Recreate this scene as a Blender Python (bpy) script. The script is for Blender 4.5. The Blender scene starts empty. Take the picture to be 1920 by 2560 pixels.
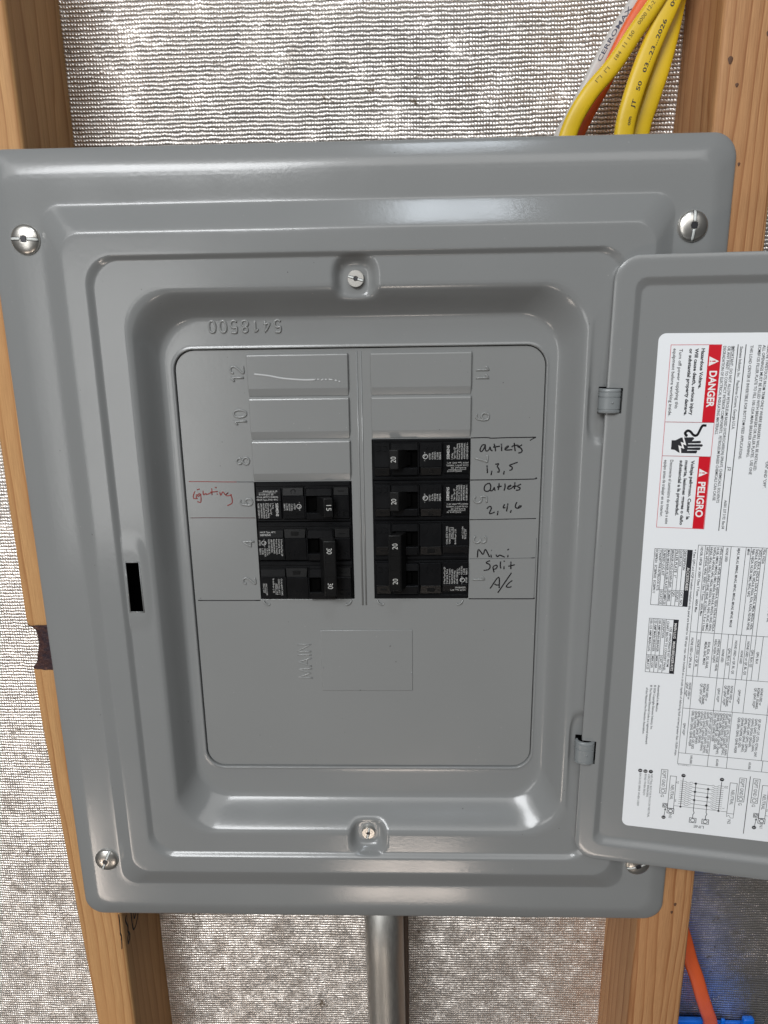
import bpy, bmesh, math, random
from mathutils import Vector, Matrix, noise
from mathutils.geometry import tessellate_polygon

random.seed(4)
S = bpy.context.scene
C = S.collection
MM = 0.001

# ------------------------------------------------------------------ camera
cam = bpy.data.cameras.new('camera')
camo = bpy.data.objects.new('camera', cam)
C.objects.link(camo)
cam.sensor_fit = 'VERTICAL'
cam.sensor_height = 36.0
cam.sensor_width = 27.0
cam.lens = 36.0 * 1723.107 / 2560.0
cam.clip_start = 0.01
cam.clip_end = 50.0
R_ = ((0.99949489, -0.03089417, 0.00745093), (0.02819912, 0.97027369, 0.24036176), (-0.01465522, -0.24003024, 0.97065478))
camo.matrix_world = Matrix(((R_[0][0], R_[0][2], -R_[0][1], 0.02646), (R_[1][0], R_[1][2], -R_[1][1], -0.39690),
                            (R_[2][0], R_[2][2], -R_[2][1], 0.14383), (0, 0, 0, 1)))
S.camera = camo

# ------------------------------------------------------------------ world, lamps, exposure
w = bpy.data.worlds.new('World')
S.world = w
w.use_nodes = True
w.node_tree.nodes['Background'].inputs[0].default_value = (0.92, 0.96, 1.0, 1)
w.node_tree.nodes['Background'].inputs[1].default_value = 0.014

def area(name, loc, target, sx, sy, power, col):
    l = bpy.data.lights.new(name, 'AREA')
    l.shape = 'RECTANGLE'; l.size = sx; l.size_y = sy; l.energy = power; l.color = col
    o = bpy.data.objects.new(name, l)
    C.objects.link(o)
    o.location = loc
    o.rotation_euler = (Vector(target) - Vector(loc)).to_track_quat('-Z', 'Y').to_euler()
    return o

area('window_light', (-0.75, -1.9, 1.22), (0, 0, 0), 0.9, 0.8, 33, (0.96, 0.98, 1.0))
area('broad_fill_light', (-0.30, -2.4, 1.72), (0, 0, 0), 4.0, 1.2, 35, (0.99, 0.985, 0.97))  # broad soft fill added in place of the bright room behind the camera
area('doorway_light', (-0.92, -2.0, -0.05), (0, 0, 0), 0.55, 1.0, 6.0, (0.99, 0.985, 0.97))
area('ceiling_lamp', (0.13, -0.70, 1.21), (0, 0, 0), 0.26, 0.20, 1.9, (0.84, 0.92, 1.0))
area('floor_bounce', (0.02, -1.15, -1.25), (0, 0, -0.1), 0.30, 0.16, 1.9, (1.0, 0.86, 0.75))
area('floor_bounce', (-0.85, -0.95, -1.15), (0, 0, -0.1), 0.26, 0.30, 2.2, (1.0, 0.86, 0.75))

S.view_settings.view_transform = 'Standard'
S.view_settings.look = 'None'
S.view_settings.exposure = 0.0
S.view_settings.gamma = 1.0
S.view_settings.use_curve_mapping = False
S.cycles.max_bounces = 8

# ------------------------------------------------------------------ materials
def mat(name, col, rough=0.5, metal=0.0, spec=0.5, coat=0.0):
    m = bpy.data.materials.new(name)
    m.use_nodes = True
    b = m.node_tree.nodes['Principled BSDF']
    b.inputs['Base Color'].default_value = (*col, 1)
    b.inputs['Roughness'].default_value = rough
    b.inputs['Metallic'].default_value = metal
    b.inputs['Specular IOR Level'].default_value = spec
    b.inputs['Coat Weight'].default_value = coat
    return m

class NT:
    """small helper for writing node graphs"""
    def __init__(self, m):
        self.t = m.node_tree
        self.b = m.node_tree.nodes['Principled BSDF']
    def n(self, typ, **kw):
        nd = self.t.nodes.new(typ)
        for k, v in kw.items():
            setattr(nd, k, v)
        return nd
    def l(self, a, b):
        self.t.links.new(a, b)
    def val(self, sock, v):
        if isinstance(v, bpy.types.NodeSocket):
            self.l(v, sock)
        else:
            sock.default_value = v
    def math(self, op, a, b=None, clamp=False):
        nd = self.n('ShaderNodeMath', operation=op, use_clamp=clamp)
        self.val(nd.inputs[0], a)
        if b is not None:
            self.val(nd.inputs[1], b)
        return nd.outputs[0]
    def coords(self, scale=(1, 1, 1), loc=(0, 0, 0)):
        tc = self.n('ShaderNodeTexCoord')
        mp = self.n('ShaderNodeMapping')
        mp.inputs['Scale'].default_value = scale
        mp.inputs['Location'].default_value = loc
        self.l(tc.outputs['Object'], mp.inputs['Vector'])
        return mp.outputs[0]
    def noise(self, vec, scale, detail=3, rough=0.55, dist=0.0):
        nd = self.n('ShaderNodeTexNoise')
        self.l(vec, nd.inputs['Vector'])
        nd.inputs['Scale'].default_value = scale
        nd.inputs['Detail'].default_value = detail
        nd.inputs['Roughness'].default_value = rough
        nd.inputs['Distortion'].default_value = dist
        return nd.outputs['Fac']
    def ramp(self, fac, stops):
        nd = self.n('ShaderNodeValToRGB')
        self.l(fac, nd.inputs[0])
        e = nd.color_ramp.elements
        while len(e) < len(stops):
            e.new(0.5)
        for i, (p, c) in enumerate(stops):
            e[i].position = p
            e[i].color = (*c, 1) if len(c) == 3 else c
        return nd.outputs[0]
    def mix(self, fac, a, b, mode='MIX'):
        nd = self.n('ShaderNodeMix', data_type='RGBA', blend_type=mode)
        self.val(nd.inputs[0], fac)
        for i, v in ((6, a), (7, b)):
            if isinstance(v, bpy.types.NodeSocket):
                self.l(v, nd.inputs[i])
            else:
                nd.inputs[i].default_value = (*v, 1)
        return nd.outputs[2]
    def bump(self, h, strength, dist):
        nd = self.n('ShaderNodeBump')
        nd.inputs['Strength'].default_value = strength
        nd.inputs['Distance'].default_value = dist
        self.l(h, nd.inputs['Height'])
        self.l(nd.outputs[0], self.b.inputs['Normal'])
        return nd

def paint(name, col, rough):
    m = mat(name, col, rough, 0, 0.5)
    t = NT(m)
    v = t.coords()
    f1 = t.noise(v, 420, 2, 0.5)
    f2 = t.noise(v, 9, 3, 0.6)
    t.bump(t.math('ADD', f1, t.math('MULTIPLY', t.noise(v, 60, 2), 0.5)), 0.10, 0.0003)
    base = t.mix(f2, tuple(c * 0.94 for c in col), tuple(c * 1.05 for c in col))
    speck = t.ramp(t.noise(v, 480, 1, 0.4), [(0.815, (0, 0, 0)), (0.85, (0.8, 0.8, 0.8))])
    dust = t.ramp(t.noise(t.coords((1, 1, 1), (4, 2, 9)), 620, 1, 0.4), [(0.80, (0, 0, 0)), (0.86, (0.5, 0.5, 0.5))])
    base = t.mix(speck, base, (0.05, 0.05, 0.05))
    base = t.mix(dust, base, (0.42, 0.41, 0.39))
    t.l(base, t.b.inputs['Base Color'])
    r = t.math('ADD', t.math('MULTIPLY', t.noise(v, 22, 4, 0.65), 0.14), rough - 0.07)
    t.l(r, t.b.inputs['Roughness'])
    return m

PAINT = paint('grey_powder_coat', (0.220, 0.226, 0.225), 0.17)
PAINT_IN = paint('grey_paint_plate', (0.224, 0.229, 0.226), 0.20)
HINGE = mat('grey_hinge', (0.20, 0.215, 0.22), 0.35)
BLACK_IN = mat('dark_interior', (0.0015, 0.0015, 0.0015), 0.9, 0, 0.02)  # near-black, also stands in for shade behind slots

def plastic(name, col, rough):
    m = mat(name, col, rough, 0, 0.2)
    t = NT(m)
    v = t.coords()
    t.bump(t.noise(v, 900, 2), 0.25, 0.0001)
    t.l(t.math('ADD', t.math('MULTIPLY', t.noise(v, 70, 4, 0.7), 0.22), rough - 0.1), t.b.inputs['Roughness'])
    t.l(t.mix(t.noise(v, 150, 4, 0.7), tuple(c * 0.8 for c in col), tuple(c * 1.25 for c in col)), t.b.inputs['Base Color'])
    return m

BLACK = plastic('black_breaker_plastic', (0.0045, 0.0047, 0.0053), 0.32)
BLACK_T = plastic('black_toggle_plastic', (0.006, 0.006, 0.0061), 0.34)
PRINT_W = mat('pale_print', (0.50, 0.50, 0.49), 0.6)
NUM_W = mat('white_number', (0.50, 0.50, 0.48), 0.5)
INK = mat('black_marker_ink', (0.006, 0.005, 0.007), 0.38)
INK_RED = mat('red_marker_ink', (0.22, 0.035, 0.03), 0.4)
INK_THIN = mat('thin_pen_ink', (0.07, 0.075, 0.08), 0.5)
LABEL = mat('label_paper', (0.78, 0.80, 0.82), 0.38)
_t = NT(LABEL); _v = _t.coords()
_t.bump(_t.noise(_v, 35, 3), 0.12, 0.0006)
_t.l(_t.mix(_t.noise(_v, 14, 4), (0.76, 0.785, 0.81), (0.80, 0.82, 0.84)), _t.b.inputs['Base Color'])
RED = mat('danger_red', (0.58, 0.004, 0.016), 0.4)
PINK = mat('thin_red_rule', (0.55, 0.06, 0.09), 0.5)
LBLACK = mat('label_black', (0.012, 0.013, 0.018), 0.5)
LWHITE = mat('label_white_letters', (0.80, 0.80, 0.80), 0.5)
SCUFF = mat('pale_scuff', (0.44, 0.45, 0.45), 0.55)

def metal(name, col, rough, streak):
    m = mat(name, col, rough, 1.0)
    t = NT(m)
    v = t.coords(streak)
    f = t.noise(v, 1, 4, 0.7)
    t.l(t.math('ADD', t.math('MULTIPLY', f, 0.3), rough - 0.12), t.b.inputs['Roughness'])
    t.l(t.mix(f, tuple(c * 0.8 for c in col), tuple(min(1, c * 1.15) for c in col)), t.b.inputs['Base Color'])
    t.bump(f, 0.15, 0.0003)
    return m

ZINC = mat('zinc_screw', (0.62, 0.60, 0.56), 0.32, 0.9)
SLOTM = mat('bright_slot_metal', (0.62, 0.64, 0.62), 0.5, 0.15)
SOCKET = mat('dark_socket', (0.05, 0.05, 0.055), 0.4, 0.6)
GALV = metal('galvanised_steel', (0.50, 0.495, 0.47), 0.44, (700, 120, 160))
GALV.node_tree.nodes['Principled BSDF'].inputs['Metallic'].default_value = 0.92

def wood(name, light, dark, ring, shift):
    m = mat(name, light, 0.62, 0, 0.3)
    t = NT(m)
    big = t.coords((1, 1, 0.10), (shift, shift * 0.7, 0))
    warp = t.noise(big, 26, 3, 0.5)
    tc = t.n('ShaderNodeTexCoord')
    sep = t.n('ShaderNodeSeparateXYZ')
    t.l(tc.outputs['Object'], sep.inputs[0])
    r = t.math('ADD', sep.outputs[0], t.math('MULTIPLY', sep.outputs[1], 0.55))
    r = t.math('ADD', r, t.math('MULTIPLY', warp, 0.030))
    ph = t.math('FRACT', t.math('MULTIPLY', r, 1.0 / ring))
    lines = t.ramp(ph, [(0.0, light), (0.45, tuple(c * 0.93 for c in light)), (0.80, tuple(a * 0.55 + b * 0.45 for a, b in zip(light, dark))), (0.93, dark), (1.0, light)])
    fib = t.noise(t.coords((1, 1, 0.03)), 1500, 4, 0.7)
    blot = t.noise(t.coords((1, 1, 0.25), (0, 0, shift)), 22, 4, 0.6)
    c1 = t.mix(t.math('MULTIPLY', t.ramp(fib, [(0.35, (0, 0, 0)), (0.75, (1, 1, 1))]), 0.55), lines, tuple(c * 0.55 for c in dark))
    c2 = t.mix(t.ramp(blot, [(0.35, (0, 0, 0)), (0.70, (0.75, 0.75, 0.75))]), c1, tuple(a * 0.5 + b * 0.6 for a, b in zip(light, dark)))
    t.l(c2, t.b.inputs['Base Color'])
    t.bump(t.math('ADD', fib, t.math('MULTIPLY', ph, 0.3)), 0.35, 0.0007)
    return m

WOOD_L = wood('pine_stud', (0.58, 0.335, 0.145), (0.32, 0.14, 0.048), 0.0068, 0.3)
WOOD_R = wood('fir_stud', (0.51, 0.275, 0.125), (0.27, 0.105, 0.036), 0.0056, 1.7)
BARK = mat('dark_bark', (0.030, 0.012, 0.010), 0.75)
_t = NT(BARK); _v = _t.coords()
_t.l(_t.ramp(_t.noise(_v, 260, 4, 0.7), [(0.35, (0.012, 0.006, 0.014)), (0.6, (0.05, 0.017, 0.014)), (0.74, (0.16, 0.075, 0.045))]), _t.b.inputs['Base Color'])
_t.bump(_t.noise(_v, 300, 4), 0.8, 0.002)
KNOT = mat('wood_knot', (0.10, 0.045, 0.022), 0.7)
STAMP = mat('stamp_ink', (0.02, 0.016, 0.012), 0.7)

# woven foil
FOIL = mat('woven_foil', (0.8, 0.78, 0.75), 0.3, 0.62)
t = NT(FOIL)
tc = t.n('ShaderNodeTexCoord'); sep = t.n('ShaderNodeSeparateXYZ')
t.l(tc.outputs['Object'], sep.inputs[0])
v = t.coords()
wob = t.math('MULTIPLY', t.math('SUBTRACT', t.noise(v, 12, 2), 0.5), 1.2)
wob2 = t.math('MULTIPLY', t.math('SUBTRACT', t.noise(v, 170, 2), 0.5), 0.60)
V = t.math('ADD', t.math('ADD', t.math('MULTIPLY', sep.outputs[2], 1 / 0.00236), wob), wob2)
U = t.math('ADD', t.math('ADD', t.math('MULTIPLY', sep.outputs[0], 1 / 0.00185), t.math('MULTIPLY', t.math('FRACT', V), 0.75)), wob2)
PIv = t.math('MULTIPLY', V, math.pi)
sn = t.math('SINE', PIv)
rib = t.math('ABSOLUTE', sn)
U2p = t.math('MULTIPLY', U, 2 * math.pi)
worn = t.ramp(t.noise(v, 34, 5, 0.7), [(0.52, (1, 1, 1)), (0.70, (0.45, 0.45, 0.45))])
taut = t.math('MULTIPLY', t.math('SUBTRACT', sep.outputs[0], 0.219), 1 / 0.006, True)
# slopes of the woven relief: ribs (height |sin|), twisted beads, crinkles
slz = t.math('MULTIPLY', t.math('MULTIPLY', t.math('COSINE', PIv), t.math('SIGN', sn)), 0.72)
slx = t.math('MULTIPLY', t.math('COSINE', U2p), t.math('MULTIPLY', rib, 0.45))
slz = t.math('ADD', t.math('MULTIPLY', slz, worn), t.math('MULTIPLY', t.math('MULTIPLY', t.math('COSINE', U2p), rib), 0.35))
def tilt(scale, amp, off):
    nd = t.n('ShaderNodeTexNoise')
    t.l(t.coords((1, 1, 1), off), nd.inputs['Vector'])
    nd.inputs['Scale'].default_value = scale; nd.inputs['Detail'].default_value = 3
    sp_ = t.n('ShaderNodeSeparateColor'); t.l(nd.outputs['Color'], sp_.inputs[0])
    return [t.math('MULTIPLY', t.math('SUBTRACT', sp_.outputs[k], 0.5), amp) for k in (0, 2)]
for sc_, am_, of_ in ((420, 0.95, (0, 0, 0)), (90, 0.7, (2, 0, 1)), (14, 0.12, (5, 0, 3))):
    a_, b_ = tilt(sc_, am_, of_)
    slx = t.math('ADD', slx, a_); slz = t.math('ADD', slz, b_)
kt = t.math('SUBTRACT', 1.0, t.math('MULTIPLY', taut, 0.46))
slx = t.math('MULTIPLY', slx, kt); slz = t.math('MULTIPLY', slz, kt)
t.l(t.math('ADD', t.math('MULTIPLY', taut, 0.12), 0.78), t.b.inputs['Metallic'])
cmb = t.n('ShaderNodeCombineXYZ')
t.l(t.math('MULTIPLY', slx, -1), cmb.inputs[0]); cmb.inputs[1].default_value = -1.0; t.l(t.math('MULTIPLY', slz, -1), cmb.inputs[2])
nrm = t.n('ShaderNodeVectorMath', operation='NORMALIZE')
t.l(cmb.outputs[0], nrm.inputs[0]); t.l(nrm.outputs[0], t.b.inputs['Normal'])
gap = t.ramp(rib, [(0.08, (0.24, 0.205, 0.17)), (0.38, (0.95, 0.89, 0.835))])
spot = t.ramp(t.noise(v, 75, 4, 0.75), [(0.645, (0, 0, 0)), (0.70, (0.9, 0.9, 0.9))])
spot2 = t.ramp(t.noise(t.coords((1, 1, 1), (3, 1, 5)), 21, 3, 0.6), [(0.66, (0, 0, 0)), (0.78, (0.35, 0.35, 0.35))])
sp = t.math('MAXIMUM', spot, spot2)
low = t.math('MULTIPLY', t.math('SUBTRACT', -0.20, sep.outputs[2]), 12.0, True)
stain = t.ramp(t.noise(t.coords((1, 1, 1), (1, 7, 2)), 70, 6, 0.8), [(0.50, (0, 0, 0)), (0.70, (0.62, 0.62, 0.62))])
sp = t.math('MAXIMUM', sp, t.math('MULTIPLY', stain, low))
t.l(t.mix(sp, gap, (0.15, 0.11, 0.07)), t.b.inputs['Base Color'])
t.l(t.math('SUBTRACT', t.math('ADD', t.math('MULTIPLY', sp, 0.3), 0.40), t.math('MULTIPLY', taut, 0.10)), t.b.inputs['Roughness'])

def jacket(name, col, rough=0.42):
    m = mat(name, col, rough, 0, 0.45)
    t = NT(m); v = t.coords()
    t.bump(t.noise(v, 120, 3), 0.2, 0.0008)
    t.l(t.mix(t.noise(v, 45, 4, 0.6), tuple(c * 0.85 for c in col), tuple(min(1, c * 1.08) for c in col)), t.b.inputs['Base Color'])
    return m
YEL = jacket('yellow_jacket', (0.66, 0.44, 0.012))
ORA = jacket('orange_jacket', (0.70, 0.115, 0.03))
WHI = jacket('white_jacket', (0.50, 0.475, 0.45))
BLUE = jacket('blue_plastic_box', (0.004, 0.14, 0.66), 0.4)
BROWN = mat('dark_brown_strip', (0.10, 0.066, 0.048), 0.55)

# ------------------------------------------------------------------ mesh helpers
def smoothstep(a, b, x):
    t = max(0.0, min(1.0, (x - a) / (b - a)))
    return t * t * (3 - 2 * t)

def catmull(pts, n=6):
    P = [Vector(p) for p in pts]
    if len(P) < 3:
        return P
    out = []
    Q = [P[0] * 2 - P[1]] + P + [P[-1] * 2 - P[-2]]
    for i in range(1, len(Q) - 2):
        a, b, c, d = Q[i - 1], Q[i], Q[i + 1], Q[i + 2]
        for k in range(n):
            s = k / n
            out.append(0.5 * ((2 * b) + (c - a) * s + (2 * a - 5 * b + 4 * c - d) * s * s + (3 * b - a - 3 * c + d) * s ** 3))
    out.append(P[-1])
    return out

class MB:
    """collects geometry in millimetres, builds one mesh object in metres"""
    def __init__(self):
        self.v = []; self.f = []; self.sm = []
    def add(self, vs, fs, smooth=False):
        o = len(self.v)
        self.v += [tuple(p) for p in vs]
        self.f += [tuple(i + o for i in f) for f in fs]
        self.sm += [smooth] * len(fs)
    def box(self, x0, x1, y0, y1, z0, z1, bev=0.0, seg=1):
        bm = bmesh.new()
        bmesh.ops.create_cube(bm, size=1)
        for v in bm.verts:
            v.co = Vector((x0 + (v.co.x + .5) * (x1 - x0), y0 + (v.co.y + .5) * (y1 - y0), z0 + (v.co.z + .5) * (z1 - z0)))
        self.bm(bm, bev, seg)
        return self
    def hexa(self, front, back, bev=0.0, seg=1):
        """8-corner block: front and back are 4 corners each (same order)"""
        bm = bmesh.new()
        a = [bm.verts.new(p) for p in front]; b = [bm.verts.new(p) for p in back]
        bm.faces.new(a); bm.faces.new(b[::-1])
        for i in range(4):
            j = (i + 1) % 4
            bm.faces.new((a[j], a[i], b[i], b[j]))
        bmesh.ops.recalc_face_normals(bm, faces=bm.faces)
        self.bm(bm, bev, seg)
        return self
    def bm(self, bm, bev=0.0, seg=1):
        new = set()
        if bev:
            res = bmesh.ops.bevel(bm, geom=bm.edges[:], offset=bev, segments=seg, profile=0.5, affect='EDGES', clamp_overlap=True)
            new = set(res['faces'])
        bm.verts.index_update()
        self.add([v.co for v in bm.verts], [[v.index for v in f.verts] for f in bm.faces])
        if seg > 1:
            k = len(self.sm) - len(bm.faces)
            for i, f in enumerate(bm.faces):
                self.sm[k + i] = f in new
        bm.free()
    def sweep(self, pts, a, b, front=(0, -1, 0), n=8, power=1.0, caps=True, smooth=True, avar=None):
        P = [Vector(p) for p in pts]
        F = Vector(front)
        vs = []; fs = []
        m = len(P)
        for i, p in enumerate(P):
            tg = (P[min(i + 1, m - 1)] - P[max(i - 1, 0)])
            if tg.length < 1e-9:
                tg = Vector((0, 0, 1))
            tg.normalize()
            s = tg.cross(F)
            s = s.normalized() if s.length > 1e-6 else Vector((1, 0, 0))
            fr = s.cross(tg).normalized()
            aa = a if avar is None else a * avar(i / max(1, m - 1))
            for k in range(n):
                th = 2 * math.pi * k / n
                cx, sx = math.cos(th), math.sin(th)
                vs.append(p + s * aa * math.copysign(abs(cx) ** power, cx) + fr * b * math.copysign(abs(sx) ** power, sx))
        for i in range(m - 1):
            for k in range(n):
                k2 = (k + 1) % n
                fs.append((i * n + k, i * n + k2, (i + 1) * n + k2, (i + 1) * n + k))
        if caps:
            fs.append(tuple(range(n - 1, -1, -1)))
            fs.append(tuple((m - 1) * n + k for k in range(n)))
        self.add(vs, fs, smooth)
        return self
    def lathe(self, prof, c=(0, 0, 0), n=32, smooth=True):
        """profile (radius, y) spun about the y axis through c"""
        vs = []; fs = []
        for r, y in prof:
            for k in range(n):
                th = 2 * math.pi * k / n
                vs.append((c[0] + r * math.cos(th), c[1] + y, c[2] + r * math.sin(th)))
        for i in range(len(prof) - 1):
            for k in range(n):
                k2 = (k + 1) % n
                fs.append((i * n + k, i * n + k2, (i + 1) * n + k2, (i + 1) * n + k))
        self.add(vs, fs, smooth)
        return self
    def build(self, name, material, parent=None, matrix=None):
        me = bpy.data.meshes.new(name)
        me.from_pydata([(a * MM, b * MM, c * MM) for a, b, c in self.v], [], self.f)
        me.polygons.foreach_set('use_smooth', self.sm)
        me.materials.append(material)
        me.update()
        o = bpy.data.objects.new(name, me)
        C.objects.link(o)
        if parent is not None:
            o.parent = parent
            if parent.get('base'):
                o.matrix_parent_inverse = Matrix.Translation(Vector(parent['base'])).inverted()
        if matrix is not None:
            o.matrix_local = matrix
            if parent is not None and parent.get('base'):
                o.matrix_parent_inverse = Matrix.Translation(Vector(parent['base'])).inverted()
                o.matrix_basis = matrix
        return o

def tag(o, label=None, cat=None, group=None, kind=None):
    if label: o['label'] = label
    if cat: o['category'] = cat
    if group: o['group'] = group
    if kind: o['kind'] = kind
    return o

def empty(name, loc_mm, rot=(0, 0, 0)):
    o = bpy.data.objects.new(name, None)
    o.empty_display_size = 0.01
    C.objects.link(o)
    o.location = Vector(loc_mm) * MM
    o.rotation_euler = rot
    return o

# ---------------------------------------------------------------- printing (letters and flat marks)
PRINTS = []
class Print:
    """flat print in a plane: P(u, v) -> 3D point in mm; text jobs are resolved together at the end"""
    def __init__(self, name, material, parent, plane, matrix=None):
        self.name, self.material, self.parent, self.plane, self.matrix = name, material, parent, plane, matrix
        self.mb = MB(); self.jobs = []
        PRINTS.append(self)
    def poly(self, pts, y=0.0):
        tri = tessellate_polygon([[Vector((a, b, 0)) for a, b in pts]])
        self.mb.add([self.plane(a, b, y) for a, b in pts], tri)
    def rect(self, u0, u1, v0, v1, y=0.0):
        self.mb.add([self.plane(u0, v0, y), self.plane(u1, v0, y), self.plane(u1, v1, y), self.plane(u0, v1, y)], [(0, 1, 2, 3)])
    def line(self, pts, wd, y=0.0):
        for a, b in zip(pts[:-1], pts[1:]):
            a = Vector(a); b = Vector(b); d = (b - a)
            if d.length == 0: continue
            d.normalize(); s = Vector((-d.y, d.x)) * wd / 2; e = d * wd * 0.45
            q = [a - e + s, b + e + s, b + e - s, a - e - s]
            self.mb.add([self.plane(p.x, p.y, y) for p in q], [(0, 1, 2, 3)])
    def frame(self, u0, u1, v0, v1, wd, y=0.0):
        self.line([(u0, v0), (u1, v0), (u1, v1), (u0, v1), (u0, v0)], wd, y)
    def disc(self, u, v, r, y=0.0, n=18, r0=0.0):
        o = [(u + r * math.cos(2 * math.pi * k / n), v + r * math.sin(2 * math.pi * k / n)) for k in range(n)]
        if r0 == 0:
            self.mb.add([self.plane(a, b, y) for a, b in o], [tuple(range(n))])
        else:
            i = [(u + r0 * math.cos(2 * math.pi * k / n), v + r0 * math.sin(2 * math.pi * k / n)) for k in range(n)]
            self.mb.add([self.plane(a, b, y) for a, b in o + i], [(k, (k + 1) % n, n + (k + 1) % n, n + k) for k in range(n)])
    def text(self, s, u, v, h, ang, length=None, bold=0.0, align='L', y=0.0, mapfn=None, res=2):
        """ang: reading direction in degrees (0 = +u, 90 = +v); (u, v) = start of base line"""
        self.jobs.append((s, u, v, h, math.radians(ang), length, bold, align, y, mapfn, res))

def resolve_prints():
    todo = []
    for p in PRINTS:
        for j in p.jobs:
            cu = bpy.data.curves.new('t', 'FONT')
            cu.body = j[0]; cu.size = 1.0; cu.resolution_u = j[10]; cu.offset = j[6]
            ob = bpy.data.objects.new('t', cu)
            C.objects.link(ob)
            todo.append((p, j, ob))
    cu = bpy.data.curves.new('t', 'FONT'); cu.body = 'H'; cu.size = 1.0
    hob = bpy.data.objects.new('t', cu); C.objects.link(hob)
    bpy.context.view_layer.update()
    dg = bpy.context.evaluated_depsgraph_get()
    def grab(ob):
        e = ob.evaluated_get(dg)
        m = e.to_mesh()
        vs = [(v.co.x, v.co.y) for v in m.vertices]; fs = [tuple(f.vertices) for f in m.polygons]
        e.to_mesh_clear()
        return vs, fs
    hv, _ = grab(hob)
    cap = max(v[1] for v in hv)
    for p, j, ob in todo:
        s, u, v, h, ang, length, bold, align, y, mapfn, res = j
        vs, fs = grab(ob)
        if not vs: continue
        x0 = min(a for a, b in vs); x1 = max(a for a, b in vs)
        k = h / cap
        kx = length / (x1 - x0) if length else k
        off = {'L': 0, 'C': -(x1 - x0) / 2, 'R': -(x1 - x0)}[align]
        ca, sa = math.cos(ang), math.sin(ang)
        out = []
        for a, b in vs:
            X = (a - x0 + off) * kx; Y = b * k
            if mapfn:
                out.append(mapfn(X, Y))
            else:
                out.append(p.plane(u + X * ca - Y * sa, v + X * sa + Y * ca, y))
        p.mb.add(out, fs)
    for p in PRINTS:
        if p.mb.v:
            p.obj = p.mb.build(p.name, p.material, p.parent, p.matrix)
    for ob in [o for _, _, o in todo] + [hob]:
        cu = ob.data
        bpy.data.objects.remove(ob)
        bpy.data.curves.remove(cu)

def flat_sheet(outlines, y_front, thick, bev=0.0, res=3):
    """2D outlines (list of closed polylines in x,z mm; holes inside) -> MB with front at y_front"""
    cu = bpy.data.curves.new('s', 'CURVE')
    cu.dimensions = '2D'; cu.fill_mode = 'BOTH'; cu.extrude = thick / 2 - bev; cu.bevel_depth = bev; cu.bevel_resolution = 1
    cu.offset = -bev
    for o in outlines:
        sp = cu.splines.new('POLY')
        sp.points.add(len(o) - 1)
        for i, (a, b) in enumerate(o):
            sp.points[i].co = (a, b, 0, 1)
        sp.use_cyclic_u = True
    ob = bpy.data.objects.new('s', cu); C.objects.link(ob)
    bpy.context.view_layer.update()
    e = ob.evaluated_get(bpy.context.evaluated_depsgraph_get()); m = e.to_mesh()
    mb = MB()
    mb.add([(v.co.x, y_front + thick / 2 - v.co.z, v.co.y) for v in m.vertices], [tuple(f.vertices) for f in m.polygons])
    e.to_mesh_clear(); bpy.data.objects.remove(ob); bpy.data.curves.remove(cu)
    return mb

def rrect(x0, x1, z0, z1, r, n=8):
    pts = []
    for cx, cz, a0 in ((x1 - r, z1 - r, 0), (x0 + r, z1 - r, 90), (x0 + r, z0 + r, 180), (x1 - r, z0 + r, 270)):
        for k in range(n + 1):
            a = math.radians(a0 + 90 * k / n)
            pts.append((cx + r * math.cos(a), cz + r * math.sin(a)))
    return pts

def ring_mesh(rings, xs, zs, narc=10, dis=None, cut=None):
    """rings: (hx, hz, r, y, cz) rounded rectangles joined by quads; xs / zs = fixed samples on the straight sides"""
    mb = MB()
    vs = []
    n = None
    for hx, hz, r, y, cz in rings:
        P = []
        def arc(cx, c_z, a0):
            for k in range(narc + 1):
                a = math.radians(a0 + 90 * k / narc)
                P.append((cx + r * math.cos(a), c_z + r * math.sin(a)))
        arc(hx - r, cz + hz - r, 0)
        P += [(x, cz + hz) for x in reversed(xs)]
        arc(-hx + r, cz + hz - r, 90)
        P += [(-hx, z) for z in reversed(zs)]
        arc(-hx + r, cz - hz + r, 180)
        P += [(x, cz - hz) for x in xs]
        arc(hx - r, cz - hz + r, 270)
        P += [(hx, z) for z in zs]
        n = len(P)
        for x, z in P:
            yy = y if dis is None else dis(x, y, z)
            vs.append((x, yy, z))
    fs = []
    for i in range(len(rings) - 1):
        for k in range(n):
            k2 = (k + 1) % n
            f = (i * n + k, i * n + k2, (i + 1) * n + k2, (i + 1) * n + k)
            if cut:
                c = [sum(vs[q][d] for q in f) / 4 for d in range(3)]
                if cut(*c): continue
            fs.append(f)
    mb.add(vs, fs, True)
    return mb, n

def chaikin(P, it=2):
    for _ in range(it):
        Q = [P[0]]
        for a, b in zip(P[:-1], P[1:]):
            Q.append(tuple(0.75 * i + 0.25 * j for i, j in zip(a, b)))
            Q.append(tuple(0.25 * i + 0.75 * j for i, j in zip(a, b)))
        Q.append(P[-1])
        P = Q
    return P

# ================================================================== the wall behind: foil, studs
fm = MB()
nx, nz = 150, 180
vs = []
for j in range(nz + 1):
    for i in range(nx + 1):
        x = -450 + 900 * i / nx; z = -620 + 1120 * j / nz
        y = 70 + 2.2 * noise.noise((x * 0.010, z * 0.010, 0)) + 0.3 * noise.noise((x * 0.05, z * 0.05, 7))
        y -= 9 * smoothstep(120, 190, x) * smoothstep(200, 300, z) * (1 - smoothstep(190, 215, x))
        vs.append((x, y, z))
fm.add(vs, [(j * (nx + 1) + i, j * (nx + 1) + i + 1, (j + 1) * (nx + 1) + i + 1, (j + 1) * (nx + 1) + i) for j in range(nz) for i in range(nx)], True)
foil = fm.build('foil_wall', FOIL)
tag(foil, 'silver woven foil insulation covering the wall behind the studs', kind='structure')

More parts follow.
